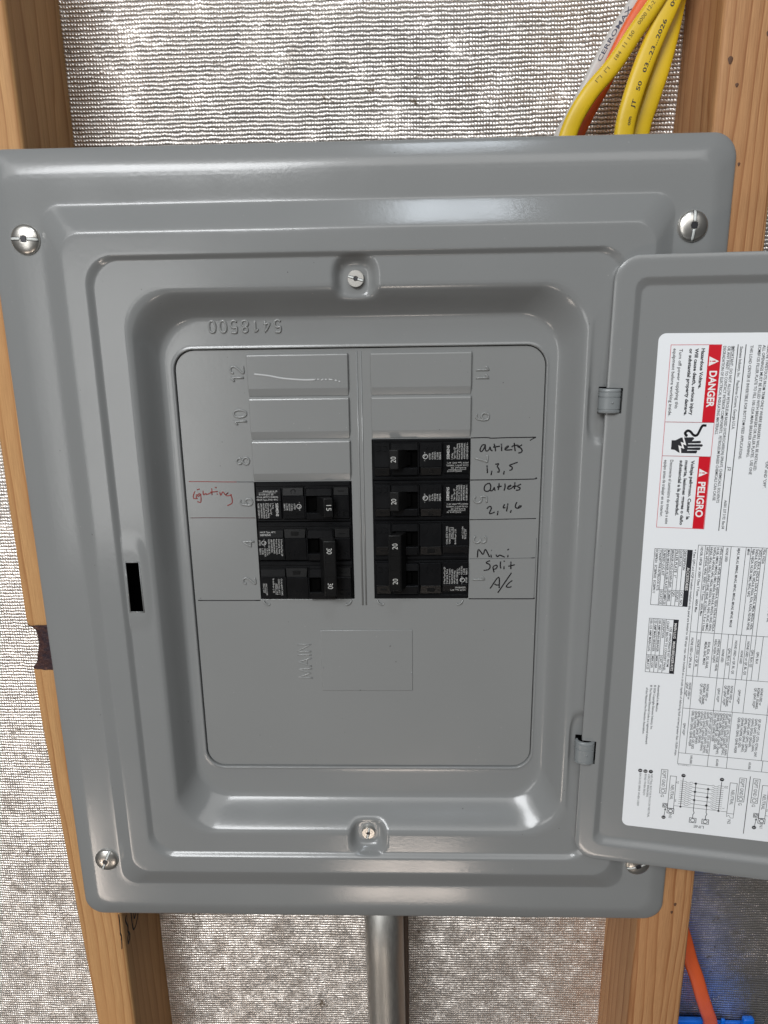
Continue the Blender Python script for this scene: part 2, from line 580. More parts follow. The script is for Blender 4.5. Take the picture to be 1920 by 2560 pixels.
def stud(name, material, secs, y0=6.0, y1=96.0, r=3.0):
    """secs: (z, x_left, x_right, chamfer_left) cross-sections from bottom to top"""
    mb = MB(); vs = []; fs = []
    n = None
    for z, xl, xr, ch in secs:
        prof = [(xl, y1), (xl, y0 + r + ch)]
        for k in range(1, 4):
            a = math.radians(90 * k / 4)
            prof.append((xl + (r + ch) * (1 - math.cos(a)), y0 + (r + ch) * (1 - math.sin(a))))
        prof.append((xl + r + ch, y0))
        prof.append((xl * 0.5 + xr * 0.5, y0))
        prof.append((xr - r, y0))
        for k in range(1, 4):
            a = math.radians(90 * k / 4)
            prof.append((xr - r + r * math.sin(a), y0 + r - r * math.cos(a)))
        prof += [(xr, y0 + r), (xr, y1)]
        n = len(prof)
        vs += [(x, y, z) for x, y in prof]
    for i in range(len(secs) - 1):
        for k in range(n):
            k2 = (k + 1) % n
            fs.append((i * n + k, i * n + k2, (i + 1) * n + k2, (i + 1) * n + k))
    fs.append(tuple(range(n)))
    fs.append(tuple(reversed(range((len(secs) - 1) * n, len(secs) * n))))
    mb.add(vs, fs, True)
    o = mb.build(name, material)
    return o

def lsec(z):
    xl = -216.5 if z > -90 else -216.5 + 9.5 * min(1, (-90 - z) / 260)
    xl += 0.5 * noise.noise((z * 0.03, 1, 0))
    return xl
zz = [-620 + 14 * k for k in range(82)]
secs = []
for z in zz:
    if -80 < z < -8: continue
    secs.append((z, lsec(z), -178.5, 0))
for z, dx, ch in ((-62, 0, 0), (-58.5, 0.2, 0), (-56.5, 1.5, 2.5), (-50, 2.8, 3.5), (-42, 4.6, 4), (-36, 4.4, 4), (-31.5, 3.4, 3.5), (-28.6, 0.4, 0.5), (-25, 0, 0)):
    secs.append((z, -216.5 + dx, -178.5, ch))
secs.sort()
lst = stud('wooden_stud', WOOD_L, secs)
tag(lst, 'pine stud left of the panel, dark bark notch on its outer edge', 'stud', 'wall studs beside the panel')
lst.data.set_sharp_from_angle(angle=math.radians(40))
bk = MB()
def notch(z):
    T = ((-62, 0, 0), (-58.5, 0.2, 0), (-56.5, 1.5, 2.5), (-50, 2.8, 3.5), (-42, 4.6, 4), (-36, 4.4, 4), (-31.5, 3.4, 3.5), (-28.6, 0.4, 0.5), (-25, 0, 0))
    for a, b in zip(T[:-1], T[1:]):
        if a[0] <= z <= b[0]:
            k = (z - a[0]) / (b[0] - a[0])
            return -216.5 + a[1] + (b[1] - a[1]) * k, 3 + a[2] + (b[2] - a[2]) * k
vs = []; NB = 22; NC = 24
for j in range(NC + 1):
    zc = -58.4 + 29.6 * j / NC
    for i in range(NB + 1):
        s_ = i / NB
        z = min(-25.1, zc - 1.6 * s_ * (1 if j < NC / 2 else -0.6) + 0.5 * noise.noise((s_ * 5, j, 2)) * (j in (0, NC)))
        xl, R = notch(z)
        if i == 0:
            x, y = xl - .35, 20
        elif i == 1:
            x, y = xl - .35, 6 + R
        else:
            x = xl - .3 + (s_ - 1.5 / NB) * 20
            cx = xl + R
            y = 6 + R - math.sqrt(max(0, R * R - (cx - x) ** 2)) if x < cx else 6.0
            y -= 0.45 + 0.5 * max(0, noise.noise((x * .4, z * .4, 3)))
        vs.append((x, y, z))
bk.add(vs, [(j * (NB + 1) + i, j * (NB + 1) + i + 1, (j + 1) * (NB + 1) + i + 1, (j + 1) * (NB + 1) + i) for j in range(NC) for i in range(NB)], True)
bk.build('bark_patch', BARK, lst)
st = MB()
for seg in ([(2.5, -247), (2.5, -255), (1.6, -262)], [(1.5, -262), (2.6, -266), (1.6, -268)], [(2.6, -267), (1.0, -275)],
            [(13.4, -258), (11.4, -261), (13.6, -268), (13.0, -272), (15.2, -277), (11.4, -281), (11.6, -276), (14.9, -274)],
            [(21, -258), (20.7, -272), (22, -279), (27, -279), (33, -272), (34, -262)], [(26, -262), (25, -272), (29, -270), (30, -262)]):
    st.sweep(catmull([(-178.4, y, z) for y, z in seg], 5), 0.75, 0.25, front=(1, 0, 0), n=6)
st.build('ink_stamp', STAMP, lst)

rsecs = [(z, 186.2 + 2.8 * (z + 300) / 600, 223.0 + 0.6 * noise.noise((z * .02, 4, 0)), 0) for z in [-620 + 28 * k for k in range(40)]]
rst = stud('wooden_stud', WOOD_R, rsecs)
tag(rst, 'reddish fir stud right of the panel, beside the yellow cables', 'stud', 'wall studs beside the panel')
rst.data.set_sharp_from_angle(angle=math.radians(40))
for x, z, a, b in ((194.5, 281, 1.3, 2.0), (199, 269.5, 0.9, 1.1), (212, 292.6, 0.7, 1.2), (209.1, -243.4, 0.9, 1.3), (210.9, -236.9, 1.0, 1.4), (204, 232, 0.7, 1.0)):
    k = MB()
    k.add([(x, 5.55, z)] + [(x + a * math.cos(q) * (1 + .2 * math.sin(3 * q)), 5.93, z + b * math.sin(q)) for q in [2 * math.pi * i / 14 for i in range(14)]],
          [(0, 1 + i, 1 + (i + 1) % 14) for i in range(14)], True)
    k.build('knot', KNOT, rst)

# ================================================================== electrical panel
panel = empty('breaker_box', (0, 9, -247.7))
panel['base'] = (0, 0.009, -0.2477)
tag(panel, 'grey steel breaker panel with its door open to the right', 'breaker panel')

segA = chaikin([(202, 247.7, 13, 10, 0), (202, 247.7, 13, 5.2, 0), (201.2, 246.8, 12.5, 3.6, 0), (197, 242.3, 11.5, 2.0, 0), (190.8, 236.2, 10.5, 0.15, 0), (186, 231.5, 10, 0, 0)], 2)
segA += chaikin([(178, 225, 11, 0, 0), (171.5, 218.8, 11, 0, 0), (170.2, 217.2, 11, -0.2, 0), (160.4, 203.6, 12, -5.8, 0), (159.2, 202.0, 12, -6, 0), (155, 198, 13, -6, 0)], 3)
segA += chaikin([(150, 194, 15, -6, 0), (147.9, 191.9, 16, -6, 0), (147.0, 191.1, 16, -5.85, 0), (144.4, 188.9, 15.5, -3.65, 0), (143.8, 188.3, 15.5, -3.5, 0), (143.5, 187.9, 15.5, -3.5, 0)], 2)
segB = [(143.3, 187.2, 15.5, -3.5, 0), (141.3, 185.8, 16, -3.5, 0), (139.5, 184.2, 17, -3.5, 0), (137.7, 182.6, 19, -3.5, 0), (136, 181.2, 20, -3.5, 0), (134.5, 179.8, 21, -3.5, 0), (133, 178.5, 22, -3.5, 0), (131.5, 177, 23, -3.5, 0), (130.3, 176, 24, -3.5, 0)]
segC = chaikin([(129.5, 175.2, 24, -3.5, 0), (127.5, 173.4, 25, -3.3, 0), (125.0, 170.6, 26, -1.6, 0), (117.6, 159.4, 25, 10.8, 0.6), (115.2, 156.4, 24, 12.7, 1.0), (112.5, 151.5, 22, 12.8, 1.5)], 3)
segD = chaikin([(111.6, 146.5, 18, 12.8, 2.2), (110.4, 139.4, 13, 12.75, 3.15), (109.6, 138.4, 12.5, 12.3, 3.15), (109.0, 137.9, 12.3, 12.5, 3.15), (108.7, 137.6, 12.2, 13.2, 3.15), (108.7, 137.6, 12.2, 16.5, 3.15)], 2)
rings = segA + segB + segC + segD

SLOT = (-143.3, -134.5, -15.5, 16.5)
xs = [-86, -72, -58, -44, -34, -27, -22] + [-18 + 1.2 * k for k in range(31)] + [22, 27, 34, 44, 58, 72, 86]
zs = sorted(set([-118 + 2.0 * k for k in range(119)] + [SLOT[2], SLOT[3]]))
def trim_dis(x, y, z):
    for s in (1, -1):
        d = ((abs(x) / 7.6) ** 3 + (abs(z - s * 177.0) / 7.8) ** 3) ** (1 / 3)
        if d < 2.0 and y < 2.6:
            y = y + (2.6 - y) * (1 - smoothstep(0.95, 1.75, d))
    if y < -3:
        for zc in (110, -109):
            d = ((abs(x - 139) / 9.5) ** 4 + (abs(z - zc) / 25) ** 4) ** 0.25
            y += 2.3 * (1 - smoothstep(0.78, 1.08, d))
        d = ((abs(x + 141) / 11.0) ** 4 + (abs(z - 3) / 30) ** 4) ** 0.25
        if x < 0 and y > -3.7:
            y -= 0.9 * (1 - smoothstep(0.7, 1.1, d))
    return y
def slot_cut(x, y, z):
    return SLOT[0] < x < SLOT[1] and SLOT[2] < z < SLOT[3]
mb, _ = ring_mesh(rings, xs, zs, 12, trim_dis, slot_cut)
cover = mb.build('cover_trim', PAINT, panel)
mb = MB()
for a, b in (((-143.2, 16.6), (-134.6, 16.6)), ((-134.6, 16.6), (-134.6, -15.6)), ((-134.6, -15.6), (-143.2, -15.6)), ((-143.2, -15.6), (-143.2, 16.6))):
    mb.sweep([(a[0], -3.5 - .75, a[1]), (b[0], -3.5 - .75, b[1])], 0.42, 0.5, n=10)
mb.build('slot_rim', PAINT, panel)
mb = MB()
mb.box(-152, -126, 9.0, 12, -26, 27)  # near-black slab, painted as the deep shade seen through the latch slot
mb.build('latch_slot_shade', BLACK_IN, panel)
mb = MB()
t_ = 1.5
mb.box(-184, 184, 62, 64, -238, 238)
mb.box(-184, -182, 10.2, 62, -238, 238); mb.box(182, 184, 10.2, 62, -238, 238)
mb.box(-182, 182, 10.2, 62, 236, 238); mb.box(-182, 182, 10.2, 62, -238, -236)
mb.build('enclosure_box', BLACK_IN, panel)

# --- screws
def screw(parent, x, z, y, r, hgt, ang, flat=False):
    mb = MB()
    if flat:
        prof = [(r * .98, 0.0), (r, -hgt * .6), (r * .94, -hgt), (r * .30, -hgt), (r * .24, -hgt + .8), (0.01, -hgt + .8)]
    else:
        prof = [(r, 0.0), (r, -0.5)] + [(r * math.cos(a), -0.5 - hgt * math.sin(a)) for a in [math.radians(q) for q in (12, 25, 38, 50, 60, 68, 74)]] + [(r * .23, -0.5 - hgt * .95), (r * .20, 1.6 - hgt), (0.01, 1.6 - hgt)]
    mb.lathe(prof, (x, y, z), 36)
    s = mb.build('screw', ZINC, parent)
    s.data.set_sharp_from_angle(angle=math.radians(40))
    sl = MB(); gr = MB()
    c, q = math.cos(math.radians(ang)), math.sin(math.radians(ang))
    dome = lambda a: (y - hgt - .10) if flat else (y - 0.62 - hgt * math.sqrt(max(0, 1 - (a / r) ** 2)))
    for sg in (-1, 1):
        P = []
        for k in range(7):
            a = r * (.24 + .70 * k / 6) * sg
            P.append((x + a * c, dome(a) + .12, z + a * q))
        sl.sweep(P, 0.55 if flat else 0.72, 0.22, n=8, power=.5)
        gr.sweep([(a_, b_ + .12, c_) for a_, b_, c_ in P], 0.85 if flat else 1.05, 0.24, n=8, power=.5)
    sl.build('slot', SLOTM, s)
    gr.build('slot_groove', SOCKET, s)
    e = r * .20
    hx = MB()
    yy = dome(0) + .10
    fr = [(x + a * c - b * q, yy, z + a * q + b * c) for a, b in ((-e, -e), (e, -e), (e, e), (-e, e))]
    hx.hexa(fr, [(a, b + .6, d) for a, b, d in fr], .1)
    hx.build('square_recess', SOCKET, s)
    return s
screw(panel, -180.2, 200.9, 0, 8.0, 2.6, -3)
screw(panel, 180.2, 201.0, 0, 8.0, 2.6, 88)
screw(panel, -180.2, -198.7, 0, 8.0, 2.6, 66)
screw(panel, 180.2, -198.7, 0, 8.0, 2.6, 20)
screw(panel, 0.2, 177.6, 2.6, 4.6, 2.6, -17, True)
screw(panel, 0.0, -176.6, 2.6, 4.4, 2.6, 80, True)

# --- dead front plate with the openings for the breakers
PY = 14.0
def rr(x0, x1, z0, z1):
    return [(x0, z0), (x1, z0), (x1, z1), (x0, z1)]
Z0 = 138.08
zrow = lambda k: Z0 - 25.4 * k
pl_out = [rrect(-108.3, 108.3, -134.1, 140.4, 11.8), rr(-65.9, -6.1, zrow(6) - 0.2, zrow(3) - .2), rr(6.6, 65.8, zrow(6) - .2, zrow(2) - .2)]
plate = flat_sheet(pl_out, PY, 1.6, 0.25).build('dead_front_plate', PAINT_IN, panel)

def filler(x0, x1, k):
    mb = MB()
    zt, zb = zrow(k) - 0.35, zrow(k + 1) + 0.35
    prof = [(PY + .5, zt + .1), (PY - .9, zt), (PY - 1.7, zt - .55), (PY - 1.9, zt - 1.1), (PY - 1.9, zb + 4.9), (PY - 1.75, zb + 4.3), (PY - .35, zb + 0.5), (PY - .1, zb + .15), (PY + .5, zb)]
    vs = []
    cols = [(x0, 0.75), (x0 + .12, .3), (x0 + .5, 0.0), (x1 - .5, 0.0), (x1 - .12, .3), (x1, .75)]
    for x, d in cols:
        for y, z in prof:
            vs.append((x, min(PY + .6, y + d), z))
    n = len(prof)
    mb.add(vs, [(i * n + k, i * n + k + 1, (i + 1) * n + k + 1, (i + 1) * n + k) for i in range(len(cols) - 1) for k in range(n - 1)], True)
    o = mb.build('filler_tab', PAINT_IN, panel)
    o.data.set_sharp_from_angle(angle=math.radians(14))
    return o
for k in (0, 1, 2): filler(-65.7, -6.3, k)
for k in (0, 1): filler(6.8, 65.6, k)
# main breaker knock-out
mb = MB()
mb.box(-28.8, 30.4, PY - 0.55, PY + .2, -78.4, -35.7, 0.3, 2)
mb.box(-28.3, -27.2, PY - .75, PY, -62.5, -61.2, .2); mb.box(28.9, 30.0, PY - .75, PY, -66.5, -65.2, .2)
mb.build('main_knockout', PAINT_IN, panel)
mb = MB()
mb.sweep([(-1.2, PY, 138.6), (-1.2, PY, 60), (-1.0, PY, -18.6)], 0.55, 0.55, n=8)
mb.sweep([(1.2, PY, 138.6), (1.2, PY, 60), (1.2, PY, -18.6)], 0.55, 0.45, n=8)
mb.build('center_rib', PAINT_IN, panel)
for x, sgn in ((-64.5, 1), (-8, -1), (8.2, 1), (62.5, -1)):
    mb = MB()
    mb.sweep(catmull([(x, PY - .2, -15.2), (x + sgn * 1.2, PY - .9, -17.2), (x + sgn * 3.2, PY - .5, -18.4), (x + sgn * 4.2, PY - .1, -17.6)], 5), 0.5, 0.45, n=6)
    mb.build('torn_tab_edge', PAINT_IN, panel)

# --- embossed digits: raised ridges made from single strokes
STROKES = {
 '0': [[(.28, 1), (.08, .88), (0, .5), (.08, .12), (.28, 0), (.48, .12), (.56, .5), (.48, .88), (.28, 1)]],
 '1': [[(.08, .74), (.34, 1), (.34, 0)]],
 '2': [[(.03, .76), (.1, .95), (.28, 1), (.48, .93), (.53, .73), (.4, .47), (.02, 0), (.56, 0)]],
 '3': [[(.03, .85), (.16, .99), (.4, .98), (.53, .8), (.47, .6), (.26, .53), (.48, .46), (.56, .26), (.46, .05), (.2, 0), (.02, .14)]],
 '4': [[(.42, 0), (.42, 1), (.0, .3), (.58, .3)]],
 '5': [[(.52, 1), (.1, 1), (.06, .56), (.3, .62), (.5, .5), (.55, .28), (.45, .06), (.22, 0), (.02, .12)]],
 '6': [[(.48, .93), (.3, 1), (.1, .85), (.02, .4), (.08, .1), (.28, 0), (.5, .1), (.55, .3), (.47, .52), (.28, .58), (.06, .42)]],
 '7': [[(0, 1), (.56, 1), (.22, 0)]],
 '8': [[(.28, .55), (.08, .68), (.08, .88), (.28, 1), (.48, .88), (.48, .68), (.28, .55), (.04, .38), (.04, .12), (.28, 0), (.52, .12), (.52, .38), (.28, .55)]],
 '9': [[(.5, .58), (.28, .42), (.06, .5), (.01, .72), (.1, .93), (.28, 1), (.48, .9), (.55, .6), (.46, .15), (.28, 0), (.08, .07)]],
 'M': [[(0, 0), (0.06, 1), (.36, .1), (.66, 1), (.72, 0)]], 'A': [[(0, 0), (.32, 1), (.64, 0)], [(.12, .34), (.52, .34)]],
 'I': [[(.08, 0), (.08, 1)]], 'N': [[(0, 0), (0, 1), (.54, 0), (.54, 1)]]}
SHARP = set('147MAIN')
def emboss(s, x, z, h, ang, adv, y, rad, rise, name='embossed_number', slope=0.0):
    mb = MB()
    ca, sa = math.cos(math.radians(ang)), math.sin(math.radians(ang))
    pos = 0.0
    for i, ch in enumerate(s):
        for stx in STROKES[ch]:
            P = []
            for a, b in stx:
                u, v = pos + a * h, b * h
                X, Zv = x + u * ca - v * sa, z + u * sa + v * ca
                P.append((X, y + slope * (Zv - z), Zv))
            if ch in SHARP:
                Q = []
                for a, b in zip(P[:-1], P[1:]):
                    Q += [Vector(a).lerp(Vector(b), k / 4) for k in range(4)]
                Q.append(Vector(P[-1]))
            else:
                Q = catmull(P, 5)
            mb.sweep(Q, rad, rise, n=8)
        pos += {'M': 8.3, 'A': 7.3, 'I': 3.2}.get(ch, adv)
    return mb.build(name, PAINT_IN, panel)
# left column reads upwards (90), right column reads downwards (-90)
for s, x, z in (('12', -68.2, 121.8), ('10', -68.0, 96.2), ('8', -68.0, 72.6), ('6', -67.6, 47.0), ('4', -68.0, 20.6), ('2', -69.0, -4.2)):
    emboss(s, x, z, 7.6, 90, 5.0, PY + .05, 0.72, 0.85)
for s, x, z in (('11', 68.2, 129.6), ('9', 68.7, 102.0), ('7', 68.4, 77.0), ('5', 68.3, 51.8), ('3', 68.6, 26.4), ('1', 68.2, 0.8)):
    emboss(s, x, z, 7.6, -90, 4.6, PY + .05, 0.72, 0.8)
emboss('MAIN', -35.2, -69.4, 9.2, 90, 6.9, PY + .1, 0.55, 0.55, 'embossed_lettering')
emboss('5418500', -44.4, 156.8, 6.6, 180, 6.35, 12.85, 0.75, 0.9)

# --- marker writing on the plate
def ink(name, strokes, material, rad=0.42, rise=0.10, y=PY, sm=True):
    mb = MB()
    for s in strokes:
        P = [(a, y, b) for a, b in s]
        mb.sweep(catmull(P, 5) if sm else P, rad, rise, n=6)
    return mb.build(name, material, panel)
w1 = [[(74.2, 83.1), (72.8, 82.9), (71.6, 80.7), (71.6, 79.5), (72.4, 79.1), (73.6, 80.5), (74.5, 82.8), (74.2, 83.1)], [(74.5, 82.8), (74.8, 79.8), (75.9, 79.4), (77.1, 80.7), (77.3, 81.8), (77.9, 80.0), (78.9, 79.4)], [(79.7, 83.7), (80.4, 81.3), (80.7, 79.1)], [(79.2, 81.6), (83.2, 82.1)], [(84.1, 83.7), (84.4, 79.2)], [(86.0, 80.7), (87.3, 80.9), (88.3, 82.0), (87.7, 82.1), (86.4, 80.8), (86.9, 79.8), (90.7, 80.0)], [(91.7, 84.1), (92.0, 81.7), (92.4, 79.1)], [(90.2, 81.5), (91.6, 82.5), (94.1, 82.6)], [(96.4, 82.9), (95.1, 82.1), (93.7, 82.0), (95.8, 80.7), (96.5, 79.3), (95.9, 78.3), (94.3, 77.9)],
      [(75.8, 70.6), (76.2, 65.9)], [(78.8, 67.3), (78.4, 64.6)], [(80.7, 71.2), (82.7, 71.5), (82.0, 69.9), (83.0, 68.4), (83.2, 67.0), (82.9, 66.4), (82.0, 66.7)], [(86.2, 67.1), (85.9, 64.9)], [(94.1, 72.3), (90.6, 71.1), (89.3, 70.4), (90.9, 69.3), (90.8, 68.1), (89.3, 67.3)]]
w2 = [[(76.3, 59.4), (77.5, 59.5), (78.3, 58.1), (78.0, 55.7), (76.4, 54.6), (74.9, 55.0), (74.4, 56.5), (75.0, 58.4), (76.3, 59.4)], [(78.0, 55.7), (78.5, 54.9), (79.6, 55.4), (80.5, 57.0), (80.8, 55.4), (81.3, 55.3)], [(83.3, 59.7), (83.3, 57.6), (82.9, 55.4)], [(82.1, 57.2), (84.9, 57.8)], [(86.8, 59.4), (87.0, 57.5), (86.5, 55.0)], [(88.5, 57.0), (90.1, 57.6), (90.3, 58.3), (88.9, 57.5), (88.7, 56.1), (90.3, 56.1), (92.2, 57.6)], [(92.8, 60.1), (92.7, 55.8)], [(91.5, 57.6), (94.0, 57.7)], [(96.6, 58.9), (94.9, 58.1), (94.7, 57.3), (96.0, 56.6), (95.5, 55.4), (93.5, 55.1)],
      [(76.3, 43.7), (77.3, 44.9), (78.5, 45.1), (79.0, 43.9), (78.0, 41.5), (78.5, 40.6), (81.1, 41.6)], [(83.1, 42.3), (82.8, 39.6)], [(87.1, 46.5), (86.3, 45.0), (86.5, 44.2), (87.6, 44.4)], [(89.0, 47.0), (88.3, 41.9)], [(91.1, 42.8), (90.7, 41.1)], [(94.4, 47.8), (93.7, 46.0), (93.7, 44.5), (94.9, 43.9), (96.5, 44.5), (97.1, 45.3), (96.0, 45.3), (95.3, 44.1)]]
w3 = [[(71.1, 12.6), (71.6, 17.8), (74.5, 14.6), (75.9, 17.8), (78.6, 12.8)], [(79.4, 14.5), (79.7, 12.5)], [(79.5, 17.2), (79.8, 17.0)], [(82.5, 14.4), (83.5, 13.0), (84.9, 14.0), (88.0, 12.7)], [(89.9, 14.2), (89.9, 12.6)], [(90.5, 18.0), (89.8, 17.5), (89.8, 17.1)],
      [(79.0, 10.4), (77.4, 9.9), (76.7, 9.0), (78.6, 8.0), (79.1, 6.5), (78.2, 4.7), (75.1, 4.0)], [(81.6, 2.8), (81.1, 4.9), (81.0, 6.5), (82.7, 7.5), (83.5, 6.7), (82.7, 5.2), (81.5, 4.9)], [(85.5, 10.0), (85.4, 7.2), (85.8, 5.3)], [(87.7, 6.9), (87.7, 4.8)], [(87.6, 10.5), (87.9, 9.7)], [(91.9, 9.8), (92.0, 4.9)], [(90.4, 6.7), (94.4, 7.7)],
      [(79.4, -7.9), (84.5, -0.4), (85.1, -7.6)], [(82.0, -4.9), (83.5, -5.6), (85.0, -5.5)], [(92.5, 2.5), (88.5, -4.0), (84.3, -10.8)], [(93.1, -2.6), (91.1, -4.3), (89.6, -6.2), (89.9, -7.0), (91.5, -7.1), (92.8, -6.6)]]
wr = [[(-102.7, 56.2), (-103.8, 53.8), (-103.9, 51.9), (-102.8, 51.5), (-101.2, 51.7)], [(-102.0, 54.3), (-102.3, 51.6)], [(-101.3, 57.1), (-99.6, 57.6)], [(-99.8, 54.9), (-101.3, 53.8), (-100.9, 53.0), (-99.8, 53.8), (-99.3, 54.3), (-99.6, 49.4), (-101.7, 49.7)], [(-97.6, 56.5), (-97.6, 54.0), (-96.1, 54.8), (-95.6, 54.1), (-92.5, 55.3)], [(-92.2, 57.9), (-92.3, 53.7)], [(-93.1, 55.6), (-88.5, 55.9)], [(-89.1, 54.8), (-88.9, 53.9)], [(-90.2, 58.5), (-89.0, 58.3)], [(-87.4, 55.6), (-86.9, 53.5), (-85.5, 55.7), (-84.0, 53.9), (-82.1, 55.3)], [(-82.1, 55.3), (-83.8, 53.6), (-82.2, 53.2), (-80.0, 53.9)], [(-80.9, 54.2), (-80.0, 51.4), (-80.2, 48.7), (-81.8, 47.6), (-83.3, 47.0)]]
for nm, s, lab in (('handwritten_note', w1, 'black handwriting outlets 1,3,5'), ('handwritten_note', w2, 'black handwriting Outlets 2,4,6'), ('handwritten_note', w3, 'black handwriting Mini Split A/c')):
    tag(ink(nm, s, INK), lab)
tag(ink('handwritten_note', wr, INK_RED, 0.36), 'red handwriting Lighting')
ink('marker_line', [[(65.9, 87.3), (75.2, 87.4), (78.5, 87.0), (87.1, 87.2), (104.5, 87.3)], [(100.9, 85.4), (103.1, 86.7), (104.4, 87.2)]], INK, 0.33)
ink('marker_line', [[(65.9, 61.7), (85.5, 61.8), (104.1, 62.0), (105.4, 63.0)]], INK, 0.33)
ink('marker_line', [[(65.9, 36.9), (88.5, 37.1), (106.4, 37.4)]], INK, 0.28)
ink('marker_line', [[(66.2, 11.8), (88.3, 11.9), (104.5, 12.1)]], INK_THIN, 0.16)
ink('marker_line', [[(104.5, 12.1), (106.6, 12.2)]], INK, 0.26)
ink('marker_line', [[(66.0, -14.7), (90, -14.8), (106.0, -14.8), (106.9, -14.1)]], INK, 0.36)
ink('marker_line', [[(-106.0, 62.3), (-95.8, 62.2), (-85.1, 61.9), (-76.5, 61.8)]], INK_RED, 0.26)
ink('marker_line', [[(-76.5, 61.8), (-66.1, 61.7)]], INK_THIN, 0.24)
ink('marker_line', [[(-106.8, 39.3), (-97.5, 39.4), (-84.0, 39.2), (-66.3, 39.0)]], mat('dark_red_ink', (0.06, 0.012, 0.014), 0.4), 0.22)
ink('marker_line', [[(-106.4, -15.2), (-87.0, -15.3), (-66.3, -15.3)]], INK, 0.34)
ink('marker_line', [[(107.3, 25), (107.2, 0), (107.0, -14)]], INK_THIN, 0.14)
ink('scuff_mark', [[(-61.5, 126.4), (-53.3, 125.4), (-44.3, 123.7), (-32.5, 122.7), (-25.2, 122.8)]], SCUFF, 0.55, 0.06, PY - 1.9)
ink('scuff_mark', [[(-24.5, 122.9), (-23.2, 122.9)], [(-22.3, 122.4), (-20.8, 123.0)], [(-20, 122.8), (-18.6, 122.7)], [(-17.8, 122.9), (-15, 122.4)], [(-14.2, 122.3), (-12.6, 121.9)], [(-12, 121.7), (-10.9, 121.4)]], SCUFF, 0.45, 0.05, PY - 1.9)

# ================================================================== door with its label
DO = Vector((137.084, -8.0, 0.0)); DU = Vector((0.98703084, -0.16031748, -0.00827193)); DV = Vector((0.00846987, 0.00055137, 0.99996398))
DN = DV.cross(DU)
DM = Matrix(((DU.x, DN.x, DV.x, DO.x * MM), (DU.y, DN.y, DV.y, DO.y * MM), (DU.z, DN.z, DV.z, DO.z * MM), (0, 0, 0, 1)))
DW = 283.0      # door width
cxd = DW / 2
def drings(l):
    return [(hx, hz, r, y, 0) for hx, hz, r, y in l]
H2 = 186.4
dr = drings([(cxd - .1, H2 - .1, 13, 4.2), (cxd, H2, 13, 3.6), (cxd, H2, 13, 0.5), (cxd - .15, H2 - .15, 12.9, .15), (cxd - .5, H2 - .5, 12.8, 0), (cxd - 4, H2 - 4, 11, 0.0), (cxd - 8.7, H2 - 8.7, 9, 0.0)])
dr += chaikin(drings([(cxd - 9.4, H2 - 9.4, 8, 0), (cxd - 10.8, H2 - 11.0, 6.5, 0), (cxd - 11.4, H2 - 11.6, 6, .15), (cxd - 14.6, H2 - 15.2, 4.5, 2.6), (cxd - 15.2, H2 - 15.9, 4, 2.8), (cxd - 17, H2 - 18, 3.5, 2.8)]), 2)
dr += drings([(cxd - 30, H2 - 30, 3, 2.8)])
dzs = sorted(set([-144 + 8 * k for k in range(37)] + [117.2, 103.3, -101.0, -116.8]))
def dcut(x, y, z):
    return x < -cxd + 8.7 and (103.3 < z < 117.2 or -116.8 < z < -101.0)
mb, n = ring_mesh(dr, [-100 + 10 * k for k in range(21)], dzs, 8, None, dcut)
last = len(mb.v) - n
mb.add(mb.v[last:last + n], [tuple(range(n))])
mb.v = [(x + cxd, y, z) for x, y, z in mb.v]
door = mb.build('door', PAINT, panel, DM)
tag(door, 'grey steel door swung open with a white label')

def hinge(zc, hh):
    mb = MB()
    vs = []; NA = 18
    prof = []
    for k in range(NA + 1):
        a = math.pi * k / NA
        prof.append((2.0 - 6.0 * math.cos(a), 1.6 - 4.6 * math.sin(a) ** 0.8))
    for z, o in ((-hh, 0.35), (-hh + .35, 0), (-hh + 1.6, 0), (-hh + 1.75, .25), (-hh + 2.1, .25), (-hh + 2.25, 0), (hh * .25, 0), (hh * .25 + .15, .3), (hh * .25 + .5, .3), (hh * .25 + .65, 0), (hh - 2.2, 0), (hh - 2.05, .25), (hh - 1.8, .25), (hh - 1.6, 0), (hh - .35, 0), (hh, .35)):
        for x, y in prof:
            vs.append((2.0 + (x - 2.0) * (1 - o / 6), y + o, zc + z))
    n = NA + 1; m = 16
    mb.add(vs, [(j * n + k, j * n + k + 1, (j + 1) * n + k + 1, (j + 1) * n + k) for j in range(m - 1) for k in range(NA)], True)
    # inner wall of the curl gives it thickness
    vs2 = [(2.0 + (x - 2.0) * 0.8, y * 0.9 + 0.9, z) for x, y, z in vs]
    mb.add(vs2, [(j * n + k, (j + 1) * n + k, (j + 1) * n + k + 1, j * n + k + 1) for j in range(m - 1) for k in range(NA)], True)
    mb.add(vs[-n:] + vs2[-n:], [(k, k + 1, n + k + 1, n + k) for k in range(NA)])
    mb.add(vs[:n] + vs2[:n], [(k, n + k, n + k + 1, k + 1) for k in range(NA)])
    mb.lathe([(.75, 0), (.62, -.35), (.3, -.5), (.01, -.5)], (3.2, -2.9, zc - hh * .12), 10)
    h = mb.build('hinge', HINGE, panel, DM)
    h.data.set_sharp_from_angle(angle=math.radians(50))
    b = MB()
    b.box(-3.6, 10.5, 5.0, 5.6, zc - hh - .6, zc + hh + .6)  # black plate standing in for the shadow gap behind the hinge
    b.build('hinge_gap_shade', BLACK_IN, h, None)
    return h
hinge(110.2, 6.7)
hinge(-108.9, 7.7)

